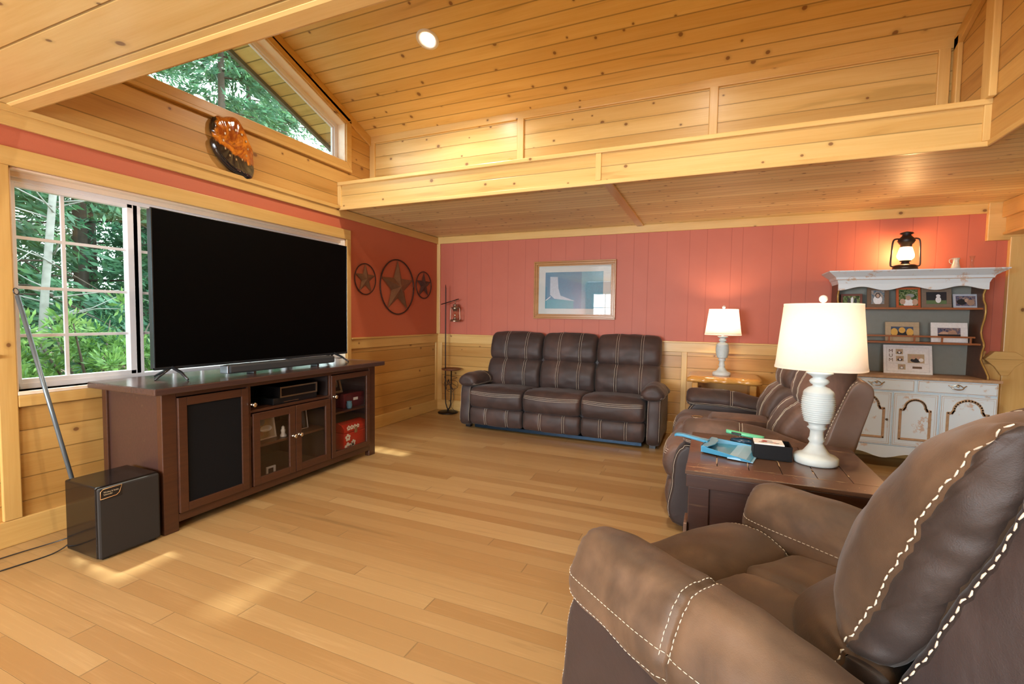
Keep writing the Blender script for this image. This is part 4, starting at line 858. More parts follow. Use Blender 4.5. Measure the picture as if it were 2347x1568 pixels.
def table_lamp(label, loc, s, sh, e, tiltc, ribs=14):
    """sh = (bottom radius, top radius, z0, z1) of the soft-square shade"""
    t = thing('table_lamp', label, 'table lamp', loc, 0, None)
    MB().mat(M_lwhite, True).lathe([(r*s, z*s) for r, z in lampbody(ribs)], n=40).obj('lamp_base', t)
    MB().mat(plain('cream_socket', (0.72, 0.68, 0.58), 0.5), True).lathe([(0.013, 0.44*s), (0.013, sh[2]+0.05), (0.016, sh[2]+0.06), (0.010, sh[2]+0.09), (0.001, sh[2]+0.091)], n=16).obj('socket', t)
    r0, r1, z0, z1 = sh; b = MB().mat(M_shade, True)
    def ring(r, z):
        o = []
        for k in range(64):
            a = 2*pi*k/64; c_, s_ = cos(a), sin(a); q = (abs(c_)**2.5+abs(s_)**2.5)**(-1/2.5); x, y = r*q*c_, r*q*s_*0.92
            ca, sa = cos(tiltc), sin(tiltc); o.append((x*ca-y*sa, x*sa+y*ca, z))
        return o
    b.loft([ring(r0-0.002, z0+0.002), ring(r0, z0), ring(r0+0.0015, z0), ring(r0+0.0015, z0+0.010), ring(r0, z0+0.011)]+[ring(r0+(r1-r0)*k/8, z0+(z1-z0)*k/8) for k in range(1, 8)]+[ring(r1+0.0015, z1-0.010), ring(r1+0.0015, z1), ring(r1-0.002, z1)], cap=False)
    b.obj('lamp_shade', t)
    b = MB().mat(M_nick, True)
    for a in (0.5, 0.5+pi): b.tube([(0, 0, z1-0.012), (r1*1.05*cos(a+tiltc), r1*1.0*sin(a+tiltc), z1-0.012)], 0.0015, 6)
    b.tube([(0, 0, z0+0.09), (0, 0, z1)], 0.003, 6); b.obj('harp', t)
    b = MB().mat(plain('white_knob', (0.75, 0.72, 0.68), 0.25), True); b.tube([(0, 0, z1-0.005), (0, 0, z1+0.012)], 0.006, 8); b.ball((0, 0, z1+0.024*s), 0.0185*s, 18); b.obj('finial', t)
    b = MB().mat(M_bulb, True); b.ball((0, 0, z0+0.125), 0.024, 14); b.obj('bulb', t)
    l = lamp('lamp_light', 'POINT', (loc[0], loc[1], loc[2]+z0+0.165), e, WARM, shadow_soft_size=0.04)
    return t
table_lamp('larger white table lamp with ribbed base standing on the dark end table', (4.105, -3.085, 0.652), 1.0, (0.186, 0.158, 0.458, 0.770), 2.6, radians(-25))
table_lamp('smaller pale blue-white lamp on the pine side table by the back wall', (3.72, -0.33, 0.758), 0.93, (0.176, 0.140, 0.425, 0.695), 12, radians(-8))
# ================================================================== END TABLE
et = thing('end_table', 'dark distressed wood end table between loveseat and foreground recliner', 'end table', (3.93, -3.08, 0))
def TB(m): b = MB().mat(m); b.T = Matrix.Translation((-3.93, 3.08, 0)); return b
M_worn = darkwood('worn_table_top', (0.062, 0.034, 0.023), (0.14, 0.076, 0.046), 0.28, 1.0, 'X')
M_wornd = darkwood('worn_table_dark', (0.030, 0.014, 0.010), (0.060, 0.026, 0.018), 0.4, 0.15, 'X')
b = TB(M_worn); xs = (3.53, 3.665, 3.80, 3.935, 4.07, 4.20, 4.33)
b.box(3.53, 4.33, -3.48, -3.36, 0.632, 0.650); b.box(3.53, 4.33, -2.80, -2.68, 0.632, 0.650)
for xa, xb in zip(xs, xs[1:]): b.box(xa+0.0012, xb-0.0012, -3.358, -2.802, 0.632, 0.6495)
b.obj('top', et, 0.002)
TB(M_wornd).box(3.535, 4.325, -3.475, -2.685, 0.572, 0.631).obj('apron', et, 0.003)
for x in (3.545, 4.225):
    for y in (-3.465, -2.785): TB(M_wornd).box(x, x+0.09, y, y+0.09, 0, 0.572).obj('leg', et, 0.004)
TB(M_wornd).box(3.575, 4.285, -3.452, -3.438, 0.12, 0.572).obj('front_panel', et); TB(M_wornd).box(3.553, 3.567, -3.375, -2.785, 0.12, 0.572).obj('side_panel', et)
b = TB(M_wornd); b.box(3.60, 4.26, -3.468, -3.440, 0.27, 0.305); b.box(3.60, 4.26, -3.468, -3.440, 0.11, 0.15); b.obj('rail', et, 0.003)
b = TB(plain('aged_bracket', (0.30, 0.20, 0.15), 0.35, 0.6)); b.box(3.530, 3.70, -3.486, -3.466, 0.335, 0.350); b.box(3.530, 3.545, -3.486, -3.36, 0.335, 0.405); b.obj('corner_bracket', et, 0.003)
RS = random.Random(21); b = TB(plain('bare_wood_scratch', (0.50, 0.35, 0.20), 0.5, var=0.3, scale=80))
def sliver(x, y, dx, dy, w_):
    l = sqrt(dx*dx+dy*dy); nx_, ny_ = -dy/l*w_, dx/l*w_; z = 0.65025
    b.poly([(x, y, z), (x+dx*.3+nx_, y+dy*.3+ny_, z), (x+dx, y+dy, z), (x+dx*.6-nx_, y+dy*.6-ny_, z)])
for xx in xs[1:-1]:
    for k in range(5): sliver(xx+RS.uniform(-.004, .004), RS.uniform(-3.35, -2.86), 0, RS.uniform(.03, .12), RS.uniform(.0014, .0036))
for k in range(26): sliver(RS.uniform(3.54, 4.26), RS.choice((-3.3585, -3.475, -3.36, -2.801))+RS.uniform(-.004, .004), RS.uniform(.02, .11), RS.uniform(-.003, .003), RS.uniform(.0014, .0036))
for k in range(34): x_ = RS.uniform(3.55, 4.28); y_ = RS.uniform(-3.47, -3.37); sliver(x_, y_, RS.uniform(.004, .012), RS.uniform(.01, .05)*RS.choice((-1, 1))*0.6, .0012)
b.obj('scratches', et, kind='stuff')
# things on it
dp = thing('dustpan', 'light blue plastic dustpan lying on the dark end table', 'dustpan', (3.615, -3.045, 0.652), radians(-12))
M_blue = plain('blue_plastic', (0.06, 0.28, 0.45), 0.28, var=0.04)
b = MB().mat(M_blue); hb, hm = 0.105, 0.155
b.prism([(0.0, -hb), (0.235, -hm), (0.235, hm), (0.0, hb)], 'Z', 0.004, 0.008); b.obj('tray', dp)
b = MB().mat(M_blue)
for sg in (-1, 1): b.loft([[(0.0, sg*hb, 0.004), (0.0, sg*(hb+0.004), 0.036), (0.0, sg*(hb+0.008), 0.036), (0.0, sg*(hb+0.004), 0.004)], [(0.235, sg*hm, 0.004), (0.235, sg*(hm+0.002), 0.012), (0.235, sg*(hm+0.006), 0.012), (0.235, sg*(hm+0.004), 0.004)]], smooth=False)
b.prism([(-0.004, -hb-0.006), (0.002, -hb-0.006), (0.002, hb+0.006), (-0.004, hb+0.006)], 'Z', 0.004, 0.038)
b.prism([(-0.004, -hb-0.006), (0.03, -hb-0.006), (0.05, -0.04), (0.05, 0.04), (0.03, hb+0.006), (-0.004, hb+0.006)], 'Z', 0.034, 0.038); b.obj('rim', dp, 0.0015)
b = MB().mat(plain('blue_plastic_light', (0.30, 0.55, 0.75), 0.28, var=0.03)); b.prism([(0.13, 0.008), (0.17, 0.013), (0.245, 0.004), (0.245, 0.001), (0.13, 0.004)], 'Y', -0.15, 0.15); b.obj('lip', dp)
b = MB().mat(M_blue); b.loft([[(-x, -w_, z-0.006), (-x, -w_, z+0.010), (-x, w_, z+0.010), (-x, w_, z-0.006)] for x, w_, z in ((-0.01, 0.026, 0.034), (0.04, 0.016, 0.040), (0.12, 0.016, 0.050), (0.155, 0.020, 0.050), (0.168, 0.016, 0.044))], smooth=False); b.obj('handle', dp, 0.004)
cb = thing('card_box', 'open black box holding playing cards between dustpan and lamp', 'box', (3.915, -3.075, 0.652))
b = MB().mat(plain('black_card', (0.007, 0.007, 0.008), 0.6, var=0.3, scale=300, spec=0.2)); b.box(-0.085, 0.085, -0.065, 0.065, 0, 0.005)
for q in ((-0.085, -0.081, -0.065, 0.065), (0.081, 0.085, -0.065, 0.065), (-0.081, 0.081, -0.065, -0.061), (-0.081, 0.081, 0.061, 0.065)): b.box(*q, 0.005, 0.072)
b.obj('tray', cb, 0.001)
dk = thing('playing_cards', 'deck of cards with red and grey picture showing on top of the black box', 'playing cards', (3.905, -3.075, 0.658))
MB().mat(WHT).box(-0.07, 0.062, -0.055, 0.055, 0.0, 0.070).obj('deck', dk, 0.001)
b = MB().mat(plain('ink_grey', (0.25, 0.23, 0.24), 0.6)); RNG = random.Random(3)
for k in range(9):
    x, y = RNG.uniform(-.04, .04), RNG.uniform(-.03, .03); b.mat(plain('ink_red', (0.55, 0.06, 0.04), 0.6) if k % 3 == 0 else MATS['ink_grey'])
    b.poly([(x+RNG.uniform(.008, .02)*cos(a*pi/4), y+RNG.uniform(.005, .011)*sin(a*pi/4), 0.0704+k*0.00006) for a in range(8)])
b.obj('picture', dk)
oc = MB().mat(plain('dark_blue_shell', (0.02, 0.05, 0.09), 0.15), True); oc.lathe([(0.001, 0), (0.05, 0.0), (0.068, 0.012), (0.062, 0.026), (0.03, 0.034), (0.001, 0.036)], (3.80, -2.86, 0.652), 32, 1.0, 0.6)
tag(oc.obj('oval_case'), 'dark blue oval case half under the green gadget behind the dustpan', 'case')
gn = thing('green_gadget', 'mint green handheld gadget with black button resting behind the card box', 'gadget', (3.81, -2.87, 0.694), radians(-10))
b = MB().mat(plain('mint_plastic', (0.12, 0.52, 0.30), 0.3), True); R0 = Matrix.Rotation(radians(4), 4, 'Y'); b.T = R0
b.loft([[(x, w_*cos(a), 0.012+0.011*sin(a)) for a in [k*pi/6 for k in range(12)]] for x, w_ in ((-0.10, 0.008), (-0.095, 0.018), (-0.07, 0.024), (0.0, 0.024), (0.08, 0.020), (0.09, 0.010))]); b.obj('body', gn)
b = MB().mat(M_black); b.T = R0; b.box(-0.07, -0.02, -0.028, -0.018, 0.008, 0.019); b.obj('button', gn, 0.003)

# ================================================================== HUTCH
def distressed():
    t = NT('distressed_white'); v = t.obj(); n = t.noise(v, 7, 5, 0.65); n2 = t.noise(v, 38, 4, 0.6); f = t.math('MULTIPLY', t.step(n, 0.56, 0.64), t.step(n2, 0.40, 0.54))
    c = t.mix(t.noise(v, 2, 2), (0.66, 0.78, 0.86), (0.76, 0.86, 0.91)); c = t.mix(t.math('MULTIPLY', f, 0.65), c, (0.55, 0.30, 0.14)); return t.out(c, 0.45, 0, 0.4)
M_dis = distressed(); M_edge = plain('rubbed_edge', (0.46, 0.29, 0.16), 0.5, var=0.35, scale=40)
M_hback = plain('hutch_back_grey_green', (0.25, 0.255, 0.22), 0.6, var=0.08); M_hside = plain('hutch_brown_side', (0.13, 0.060, 0.035), 0.45, var=0.2)
M_shelf = plain('hutch_shelf_brown', (0.32, 0.12, 0.045), 0.35, var=0.2)
hx = (5.28, -0.05)
hu = thing('hutch', 'distressed pale blue-white hutch with open shelves and arched doors', 'hutch', (hx[0], hx[1], 0))
def HB(m, sm=None): b = MB().mat(m, sm); b.T = Matrix.Translation((-hx[0], -hx[1], 0)); return b
BX0, BX1, BY = 4.71, 5.87, -0.47
HB(M_dis).box(BX0, BX1, BY, -0.05, 0.20, 0.832).obj('base_cabinet', hu, 0.004)
HB(M_edge).box(BX0-0.02, BX1+0.02, BY-0.02, -0.05, 0.833, 0.858).obj('counter_top', hu, 0.004)
def scallop(x0, x1, zt, zb, d, n, lobes):
    o = [(x0, zt), (x0, zb)]
    for k in range(1, n): t_ = k/n; o.append((x0+(x1-x0)*t_, zb+d*(0.5-0.5*cos(2*pi*lobes*t_))))
    return o+[(x1, zb), (x1, zt)]
HB(M_dis).prism(scallop(BX0-0.01, BX1+0.01, 0.215, 0.10, 0.045, 48, 3), 'Y', BY-0.012, BY+0.012).obj('apron', hu)
for x in (BX0, BX1-0.06):
    for y in (BY+0.012, -0.11): HB(M_dis).box(x, x+0.06, y, y+0.05, 0, 0.20).obj('foot', hu, 0.004)
def pull(parent, xc, zc, y):
    b = HB(M_nick, True)
    b.tube(catmull([(xc-0.062, y-0.004, zc+0.012), (xc-0.045, y-0.012, zc+0.002), (xc-0.03, y-0.02, zc-0.016), (xc, y-0.024, zc-0.022), (xc+0.03, y-0.02, zc-0.016), (xc+0.045, y-0.012, zc+0.002), (xc+0.062, y-0.004, zc+0.012)], 5, False), 0.0045, 7)
    b.tube(catmull([(xc-0.04, y-0.004, zc-0.002), (xc-0.022, y-0.008, zc+0.012), (xc, y-0.012, zc+0.020), (xc+0.022, y-0.008, zc+0.012), (xc+0.04, y-0.004, zc-0.002)], 5, False), 0.004, 7)
    b.ball((xc, y-0.012, zc+0.006), 0.010, 10); b.obj('pull', parent)
def bead(mb, pts, w_=0.010, h_=0.008):
    for p, q in zip(pts, pts[1:]):
        d = (Vector(q)-Vector(p)); l = d.length; d.normalize(); n = Vector((0, -1, 0)).cross(d)*w_/2; e_ = d*w_*0.3; up_ = Vector((0, -h_, 0)); P, Q = Vector(p)-e_, Vector(q)+e_
        mb.loft([[P-n, P-n*0.5+up_, P+n*0.5+up_, P+n], [Q-n, Q-n*0.5+up_, Q+n*0.5+up_, Q+n]], smooth=False)
def rect(x0, x1, z0, z1, y): return [(x0, y, z0), (x1, y, z0), (x1, y, z1), (x0, y, z1), (x0, y, z0)]
for (xa, xb, xc) in ((4.735, 5.297, 5.015), (5.318, 5.862, 5.591)):
    d = HB(M_dis).box(xa, xb, BY-0.018, BY, 0.722, 0.826).obj('drawer', hu, 0.004)
    b = HB(M_edge); bead(b, rect(xa+0.008, xb-0.008, 0.730, 0.818, BY-0.018), 0.003, 0.0012); b.obj('edge_wear', d); pull(d, xc, 0.786, BY-0.018)
for (xa, xb) in ((4.755, 5.138), (5.150, 5.472), (5.484, 5.862)):
    d = HB(M_dis).box(xa, xb, BY-0.018, BY, 0.222, 0.708).obj('door', hu, 0.004)
    b = HB(M_edge); bead(b, rect(xa+0.008, xb-0.008, 0.232, 0.698, BY-0.018), 0.003, 0.0012); bead(b, rect(xa+0.022, xb-0.022, 0.245, 0.685, BY-0.018), 0.0016, 0.001); b.obj('edge_wear', d)
    w_ = (xb-xa)/2-0.055; xc = (xa+xb)/2; sh = w_*0.80; zs = 0.555
    pts = [(xc-w_, BY-0.018, 0.29), (xc-w_, BY-0.018, zs), (xc-sh-0.0, BY-0.018, zs)]
    pts += [(xc-sh+0.0+0.012*(k/4), BY-0.018, zs+0.025*(k/4)) for k in range(1, 4)]
    R_ = sh-0.012; pts += [(xc-R_*cos(a), BY-0.018, zs+0.022+min(R_, 0.095)*sin(a)) for a in [k*pi/14 for k in range(15)]]
    pts += [(xc+sh-0.012*(k/4), BY-0.018, zs+0.025*(k/4)) for k in (3, 2, 1)]+[(xc+sh, BY-0.018, zs), (xc+w_, BY-0.018, zs), (xc+w_, BY-0.018, 0.29), (xc-w_, BY-0.018, 0.29)]
    b = HB(M_edge); bead(b, pts, 0.022, 0.009); b.obj('arch_moulding', d)
    b = HB(plain('pewter', (0.22, 0.20, 0.17), 0.4, 0.8), True); b.T = b.T @ Matrix.Translation((xb-0.03 if xa < 5.1 or xa > 5.4 else xb-0.03, BY-0.018, 0.455)) @ Matrix.Rotation(radians(90), 4, 'X')
    if xa < 5.1 or xa > 5.4: b.lathe([(0.010, 0), (0.011, 0.003), (0.006, 0.006), (0.008, 0.012), (0.001, 0.014)], n=16); b.obj('knob', d)
# upper
UX0, UX1, UY = 4.72, 5.825, -0.31
HB(M_hback).box(UX0+0.02, UX1-0.02, -0.065, -0.055, 0.858, 1.74).obj('back_board', hu)
prof = [(-0.055, 0.858), (-0.43, 0.858), (-0.425, 0.885), (-0.38, 0.93), (-0.315, 0.985), (-0.285, 1.02), (-0.30, 1.09), (-0.325, 1.14), (-0.318, 1.17), (-0.285, 1.21), (-0.262, 1.26), (-0.27, 1.31), (-0.305, 1.38), (-0.318, 1.44), (-0.31, 1.50), (-0.27, 1.55), (-0.262, 1.60), (-0.30, 1.66), (-0.31, 1.74), (-0.055, 1.74)]
for x in (UX0, UX1-0.022):
    sd_ = HB(M_hside).prism(prof, 'X', x, x+0.022).obj('side_panel', hu)
    b = HB(plain('gilded_edge', (0.55, 0.36, 0.10), 0.3, 0.3)); b.tube([(x+0.011, y, z) for y, z in prof[1:-1]], 0.007, 6); b.obj('front_edge', sd_)
HB(M_shelf).box(UX0+0.02, UX1-0.02, -0.30, -0.065, 1.463, 1.481).obj('shelf', hu, 0.002); HB(M_shelf).box(UX0+0.02, UX1-0.02, -0.30, -0.065, 1.146, 1.163).obj('shelf', hu, 0.002)
b = HB(M_shelf); b.box(UX0+0.05, UX1-0.06, -0.296, -0.282, 1.208, 1.223)
for x in (4.95, 5.14, 5.33, 5.53, 5.73): b.box(x, x+0.014, -0.294, -0.284, 1.163, 1.208)
b.obj('gallery_rail', hu, 0.001)
HB(M_dis).prism(scallop(UX0, UX1, 1.74, 1.640, 0.035, 60, 3), 'Y', -0.325, -0.305).obj('valance', hu)
b = HB(M_dis); rr = []
for dz, o_ in ((1.70, 0.0), (1.735, 0.012), (1.742, 0.022), (1.765, 0.03), (1.79, 0.065), (1.805, 0.085), (1.812, 0.095), (1.822, 0.095)):
    rr.append([(UX0-o_, -0.05, dz), (UX0-o_, -0.325-o_, dz), (UX1+o_, -0.325-o_, dz), (UX1+o_, -0.05, dz)])
b.loft(rr, smooth=False); b.obj('cornice', hu)
b = HB(M_edge); b.box(UX0-0.024, UX1+0.024, -0.3485, -0.347, 1.738, 1.743); b.obj('edge_wear', hu)
# frames on the hutch
WR = col(.16, .045, .025); WD = col(.17, .10, .055); ORG = col(.50, .11, .03); TPE = col(.22, .165, .12); SIL = col(.50, .56, .66)
fp_ = lambda nm, lab, x0, x1, z, h_, fw, fm, pics, y=-0.20, tilt=11, rz=0: frame_photo(nm, lab, ((x0+x1)/2, y, z), radians(rz), x1-x0, h_, fw, fm, pics, tilt)
fp_('picture_frame', 'small dark reddish photo frame, partly behind the lamp shade, on the top hutch shelf', 4.77, 4.945, 1.482, 0.135, 0.020, WR, [(.5, .5, .5, .5, 'r', PH1), (.35, .45, .08, .4, 'e', HR), (.55, .5, .08, .4, 'e', WHT), (.75, .45, .07, .35, 'e', BLK)], rz=-8)
fp_('picture_frame', 'brown portrait frame of a figure in white on the top hutch shelf', 4.985, 5.155, 1.482, 0.205, 0.034, WD, [(.5, .5, .5, .5, 'r', PH3), (.5, .3, .34, .34, 'e', WHT), (.5, .62, .2, .2, 'e', HR), (.5, .6, .13, .14, 'e', SK)], rz=-6)
fp_('picture_frame', 'orange-red wooden photo frame in the middle of the top hutch shelf', 5.215, 5.40, 1.482, 0.195, 0.020, ORG, [(.5, .5, .5, .5, 'r', PH1), (.62, .62, .2, .12, 'e', GRY), (.5, .18, .3, .24, 'e', WHT), (.5, .48, .14, .14, 'e', SK2), (.2, .25, .15, .18, 'e', SK), (.85, .22, .15, .2, 'e', SK)])
fp_('picture_frame', 'wide taupe photo frame with a dark picture on the top hutch shelf', 5.405, 5.625, 1.482, 0.185, 0.036, TPE, [(.5, .5, .5, .5, 'r', BLK), (.5, .15, .5, .16, 'r', GRN), (.6, .35, .14, .26, 'e', WHT), (.6, .68, .11, .13, 'e', WHT)])
fp_('picture_frame', 'silvery blue landscape photo frame at the right end of the top hutch shelf', 5.635, 5.815, 1.482, 0.128, 0.018, SIL, [(.5, .5, .5, .5, 'r', PH2), (.3, .4, .25, .3, 'e', BLK), (.55, .55, .1, .18, 'e', SK), (.75, .35, .2, .3, 'e', SK2)], rz=4)
fp_('picture_frame', 'beige photo frame with sloped edges behind the hutch gallery rail', 5.145, 5.405, 1.164, 0.185, 0.045, TAN, [(.5, .5, .5, .5, 'r', BLK), (.5, .75, .5, .25, 'r', BLU), (.15, .45, .16, .4, 'e', YEL), (.5, .65, .15, .3, 'e', YEL), (.85, .45, .16, .4, 'e', YEL)])
fp_('picture_frame', 'white photo frame with a broad mat behind the hutch gallery rail', 5.49, 5.755, 1.164, 0.185, 0.050, WHT, [(.5, .5, .5, .5, 'r', PH2), (.3, .3, .25, .3, 'e', SK), (.65, .4, .2, .35, 'e', SK2), (.5, .15, .5, .15, 'r', BLK)])
cf = thing('collage_frame', 'white multi-photo collage frame with MUM lettering on the hutch counter', 'picture frame', (5.32, -0.24, 0.859))
Rc = Matrix.Rotation(-radians(12), 4, 'X')
def CB(m): b = MB().mat(m); b.T = Rc; return b
CB(WHT).box(-0.185, 0.185, 0, 0.016, 0, 0.275).obj('frame', cf, 0.003)
b = CB(GRY); bead_ = [(-0.16, -0.0006, 0.022), (0.16, -0.0006, 0.022), (0.16, -0.0006, 0.252), (-0.16, -0.0006, 0.252), (-0.16, -0.0006, 0.022)]
bead(b, bead_, 0.0012, 0.0006); bead(b, [(-0.15, 0, 0.098), (0.15, 0, 0.098)], 0.0012, 0.0008); b.obj('groove', cf)
for (x0, x1, z0, z1, m1, m2) in ((-0.09, -0.035, 0.185, 0.235, TAN, HR), (-0.088, -0.030, 0.118, 0.168, TAN, BLK), (-0.075, -0.018, 0.040, 0.090, TAN, GRY), (0.0, 0.125, 0.105, 0.190, TAN, BLK)):
    b = CB(m1); b.box(x0, x1, -0.001, 0, z0, z1); xm, zm = (x0+x1)/2, (z0+z1)/2; w_, h_ = x1-x0, z1-z0
    for k, (cx_, cz_, rx, rz_, m3) in enumerate(((0, -0.2, .34, .25, m2), (-.15 if w_ > .1 else 0, .12, .12 if w_ > .1 else .24, .22, SK), (.15 if w_ > .1 else 0, .10, .12 if w_ > .1 else .2, .2, SK if w_ > .1 else SK2), (0.3 if w_ > .1 else 0, -.15, .15, .2, WHT))):
        b.mat(m3).poly([(xm+w_*(cx_+rx*cos(a*pi/7)), -0.0012-0.0003*k, zm+h_*(cz_+rz_*sin(a*pi/7))) for a in range(14)])
    b.obj('photo', cf)
CB(WD).box(0.035, 0.105, -0.001, 0, 0.052, 0.072).obj('name_strip', cf)
for k, ch in enumerate('MUM'):
    o = text(ch, 'lettering', cf, (-0.128, 0, 0), (0, 0, 0), 0.045, WD, ext=0.0006, align='CENTER'); o.matrix_local = Rc @ Matrix.Translation((-0.128, -0.001, 0.200-0.043*k)) @ Matrix.Rotation(radians(90), 4, 'X')
b = MB().mat(M_dback); b.prism([(0.03, 0.0), (0.10, 0.0), (0.085, 0.01), (0.06, 0.18)], 'X', -0.05, 0.05); b.obj('easel_back', cf)
# on the cornice
hl = thing('hurricane_lantern', 'lit black hurricane lantern standing on the hutch cornice', 'lantern', (5.262, -0.20, 1.823))
MB().mat(M_iron, True).lathe([(0.001, 0), (0.085, 0), (0.088, 0.004), (0.086, 0.022), (0.001, 0.024)], n=32).obj('foot_plate', hl)
lantern(hl, (0, 0, 0.015), 0.36, plain('black_lantern', (0.02, 0.014, 0.014), 0.4, 0.3), glow=emit('lantern_flame', (1.0, 0.70, 0.38, 1), 60))
lamp('lantern_light', 'POINT', (5.262, -0.20, 2.012), 16, (1.0, 0.52, 0.2), shadow_soft_size=0.02)
o = MB().mat(WR).box(5.565, 5.72, -0.25, -0.12, 1.823, 1.835).obj('wooden_stand', None, 0.003); tag(o, 'thin dark stand under the pitcher on the hutch cornice', 'stand')
pi_ = thing('pitcher', 'small pale patterned pitcher on the hutch cornice', 'pitcher', (5.635, -0.19, 1.8355))
M_por = plain('pale_porcelain', (0.62, 0.58, 0.50), 0.2, var=0.35, scale=60)
MB().mat(M_por, True).lathe([(0.001, 0), (0.034, 0), (0.034, 0.008), (0.024, 0.055), (0.022, 0.075), (0.030, 0.098), (0.028, 0.098), (0.020, 0.075), (0.02, 0.05)], n=28).obj('body', pi_)
MB().mat(M_por, True).tube(catmull([(-0.028, 0, 0.092), (-0.045, 0, 0.085), (-0.044, 0, 0.06), (-0.026, 0, 0.045)], 6, False), 0.0035, 8).obj('handle', pi_)
M_cry = glass('crystal_glass', (0.95, 0.97, 0.97), 0.05)
for (lab, x, pts) in (('slender clear glass vase at the right end of the hutch cornice', 5.745, [(0.001, 0), (0.026, 0), (0.022, 0.01), (0.012, 0.05), (0.014, 0.09), (0.020, 0.125), (0.018, 0.125), (0.011, 0.09), (0.009, 0.05), (0.001, 0.02)]),
                     ('tiny clear glass ornament between lantern and pitcher', 5.465, [(0.001, 0), (0.024, 0), (0.028, 0.012), (0.012, 0.024), (0.018, 0.036), (0.01, 0.05), (0.001, 0.056)])):
    tag(MB().mat(M_cry, True).lathe(pts, (x, -0.20, 1.823), 24).obj('glass_vase' if x > 5.6 else 'glass_ornament'), lab, 'glass')
# glass dish on the ledge
gd = MB().mat(plain('amber_art_glass', (0.80, 0.42, 0.12), 0.1, var=0.6, scale=18, Coat_Weight=0.6), True)
rr = []
for r, z in ((0.02, 0.0), (0.10, 0.01), (0.13, 0.05), (0.10, 0.10), (0.05, 0.125), (0.01, 0.13)): rr.append([(1.86+r*cos(a)*1.1, -1.72+r*0.45*sin(a), 2.646+z*(1+0.12*sin(3*a))) for a in [k*pi/12 for k in range(24)]])
tag(gd.loft(rr).obj('art_glass_bowl'), 'amber and clear art glass piece peeking over the high ledge', 'ornament')
# recessed ceiling light
cl = thing('ceiling_light', 'white recessed ceiling light glowing in the sloped pine ceiling', 'ceiling light', (1.331, -2.286, slope_z(-2.286)))
cl.rotation_euler = (math.atan(-0.39), 0, 0)
MB().mat(M_white, True).lathe([(0.058, 0.002), (0.060, -0.004), (0.088, -0.010), (0.096, -0.006), (0.098, 0.004)], n=48, cap=False).obj('trim_ring', cl)
MB().mat(emit('downlight', (1.0, 0.88, 0.66, 1), 30), True).lathe([(0.001, -0.0025), (0.060, -0.002)], n=40, cap=False).obj('lens', cl)
lamp('ceiling_and_fill_spot', 'SPOT', (1.331, -2.30, slope_z(-2.286)-0.04), 90, (1.0, 0.88, 0.70), (0, 0, 0), spot_size=radians(150), spot_blend=0.6, shadow_soft_size=0.06)
for (x, y, z, e) in ((3.5, -3.9, 4.2, 170), (2.2, -6.2, 2.46, 55), (4.3, -6.6, 2.46, 55)):  # added fill spots without fixtures, brightening the recliner and near room
    lamp('ceiling_and_fill_spot', 'SPOT', (x, y, z), e, (1.0, 0.88, 0.70), (0, 0, 0), spot_size=radians(150), spot_blend=0.6, shadow_soft_size=0.06)

# ================================================================== OUTDOORS
gr = MB().mat(plain('garden_soil', (0.20, 0.14, 0.09), 0.9, var=0.5, scale=2)); gr.box(-40, -0.17, -30, 25, -0.55, -0.45); gr.box(-0.17, 12, -40, -8.6, -0.55, -0.45); struct(gr, 'ground')
def leafmat(name, c1, c2, c3, trans=0.35, sc=9.0):
    t = NT(name); v = t.obj(); n = t.noise(v, sc, 3); n2 = t.noise(v, 1.3, 2)
    c = t.mix(t.step(n, 0.35, 0.65), c1, c2); c = t.mix(t.math('MULTIPLY', t.step(n2, 0.5, 0.65), 0.6), c, c3)
    df = t.b; t.put(df, 'Base Color', c); df.inputs['Roughness'].default_value = 0.45
    tl = t.add('ShaderNodeBsdfTranslucent'); t.l.new(c, tl.inputs[0]); mx = t.add('ShaderNodeMixShader'); mx.inputs[0].default_value = trans
    t.l.new(df.outputs[0], mx.inputs[1]); t.l.new(tl.outputs[0], mx.inputs[2]); t.l.new(mx.outputs[0], t.n['Material Output'].inputs[0]); return t.m
M_lf = leafmat('shrub_leaf', (0.10, 0.22, 0.06), (0.22, 0.42, 0.10), (0.45, 0.58, 0.22))
M_nd = leafmat('conifer_needle', (0.05, 0.15, 0.09), (0.10, 0.26, 0.13), (0.14, 0.30, 0.10), 0.3, 5.0)
M_bark = plain('grey_bark', (0.30, 0.29, 0.26), 0.8, var=0.5, scale=8); M_bark2 = plain('dark_bark', (0.09, 0.07, 0.055), 0.9, var=0.4, scale=8)
def leaves(name, C_, N_, size, asp, m, parent, rng, up=0.0):
    """C_ (n,3) centres, N_ (n,3) long-axis directions"""
    n = len(C_); L = N_/np.linalg.norm(N_, axis=1, keepdims=True); W_ = np.cross(L, rng.normal(size=(n, 3))+np.array([0, 0, up])); W_ /= np.linalg.norm(W_, axis=1, keepdims=True)
    s_ = size*rng.uniform(0.6, 1.3, (n, 1)); a = C_-L*s_*0.5; c = C_+L*s_*0.5; b_ = C_+W_*s_*asp*0.5; d_ = C_-W_*s_*asp*0.5
    V = np.stack([a, b_, c, d_], 1).reshape(-1, 3); me = bpy.data.meshes.new(name); me.vertices.add(4*n); me.vertices.foreach_set('co', V.ravel())
    me.loops.add(4*n); me.loops.foreach_set('vertex_index', np.arange(4*n)); me.polygons.add(n); me.polygons.foreach_set('loop_start', np.arange(n)*4); me.polygons.foreach_set('loop_total', np.full(n, 4))
    me.materials.append(m); me.update(); me.validate(); o = bpy.data.objects.new(name, me); COL.objects.link(o); o.parent = parent; return o
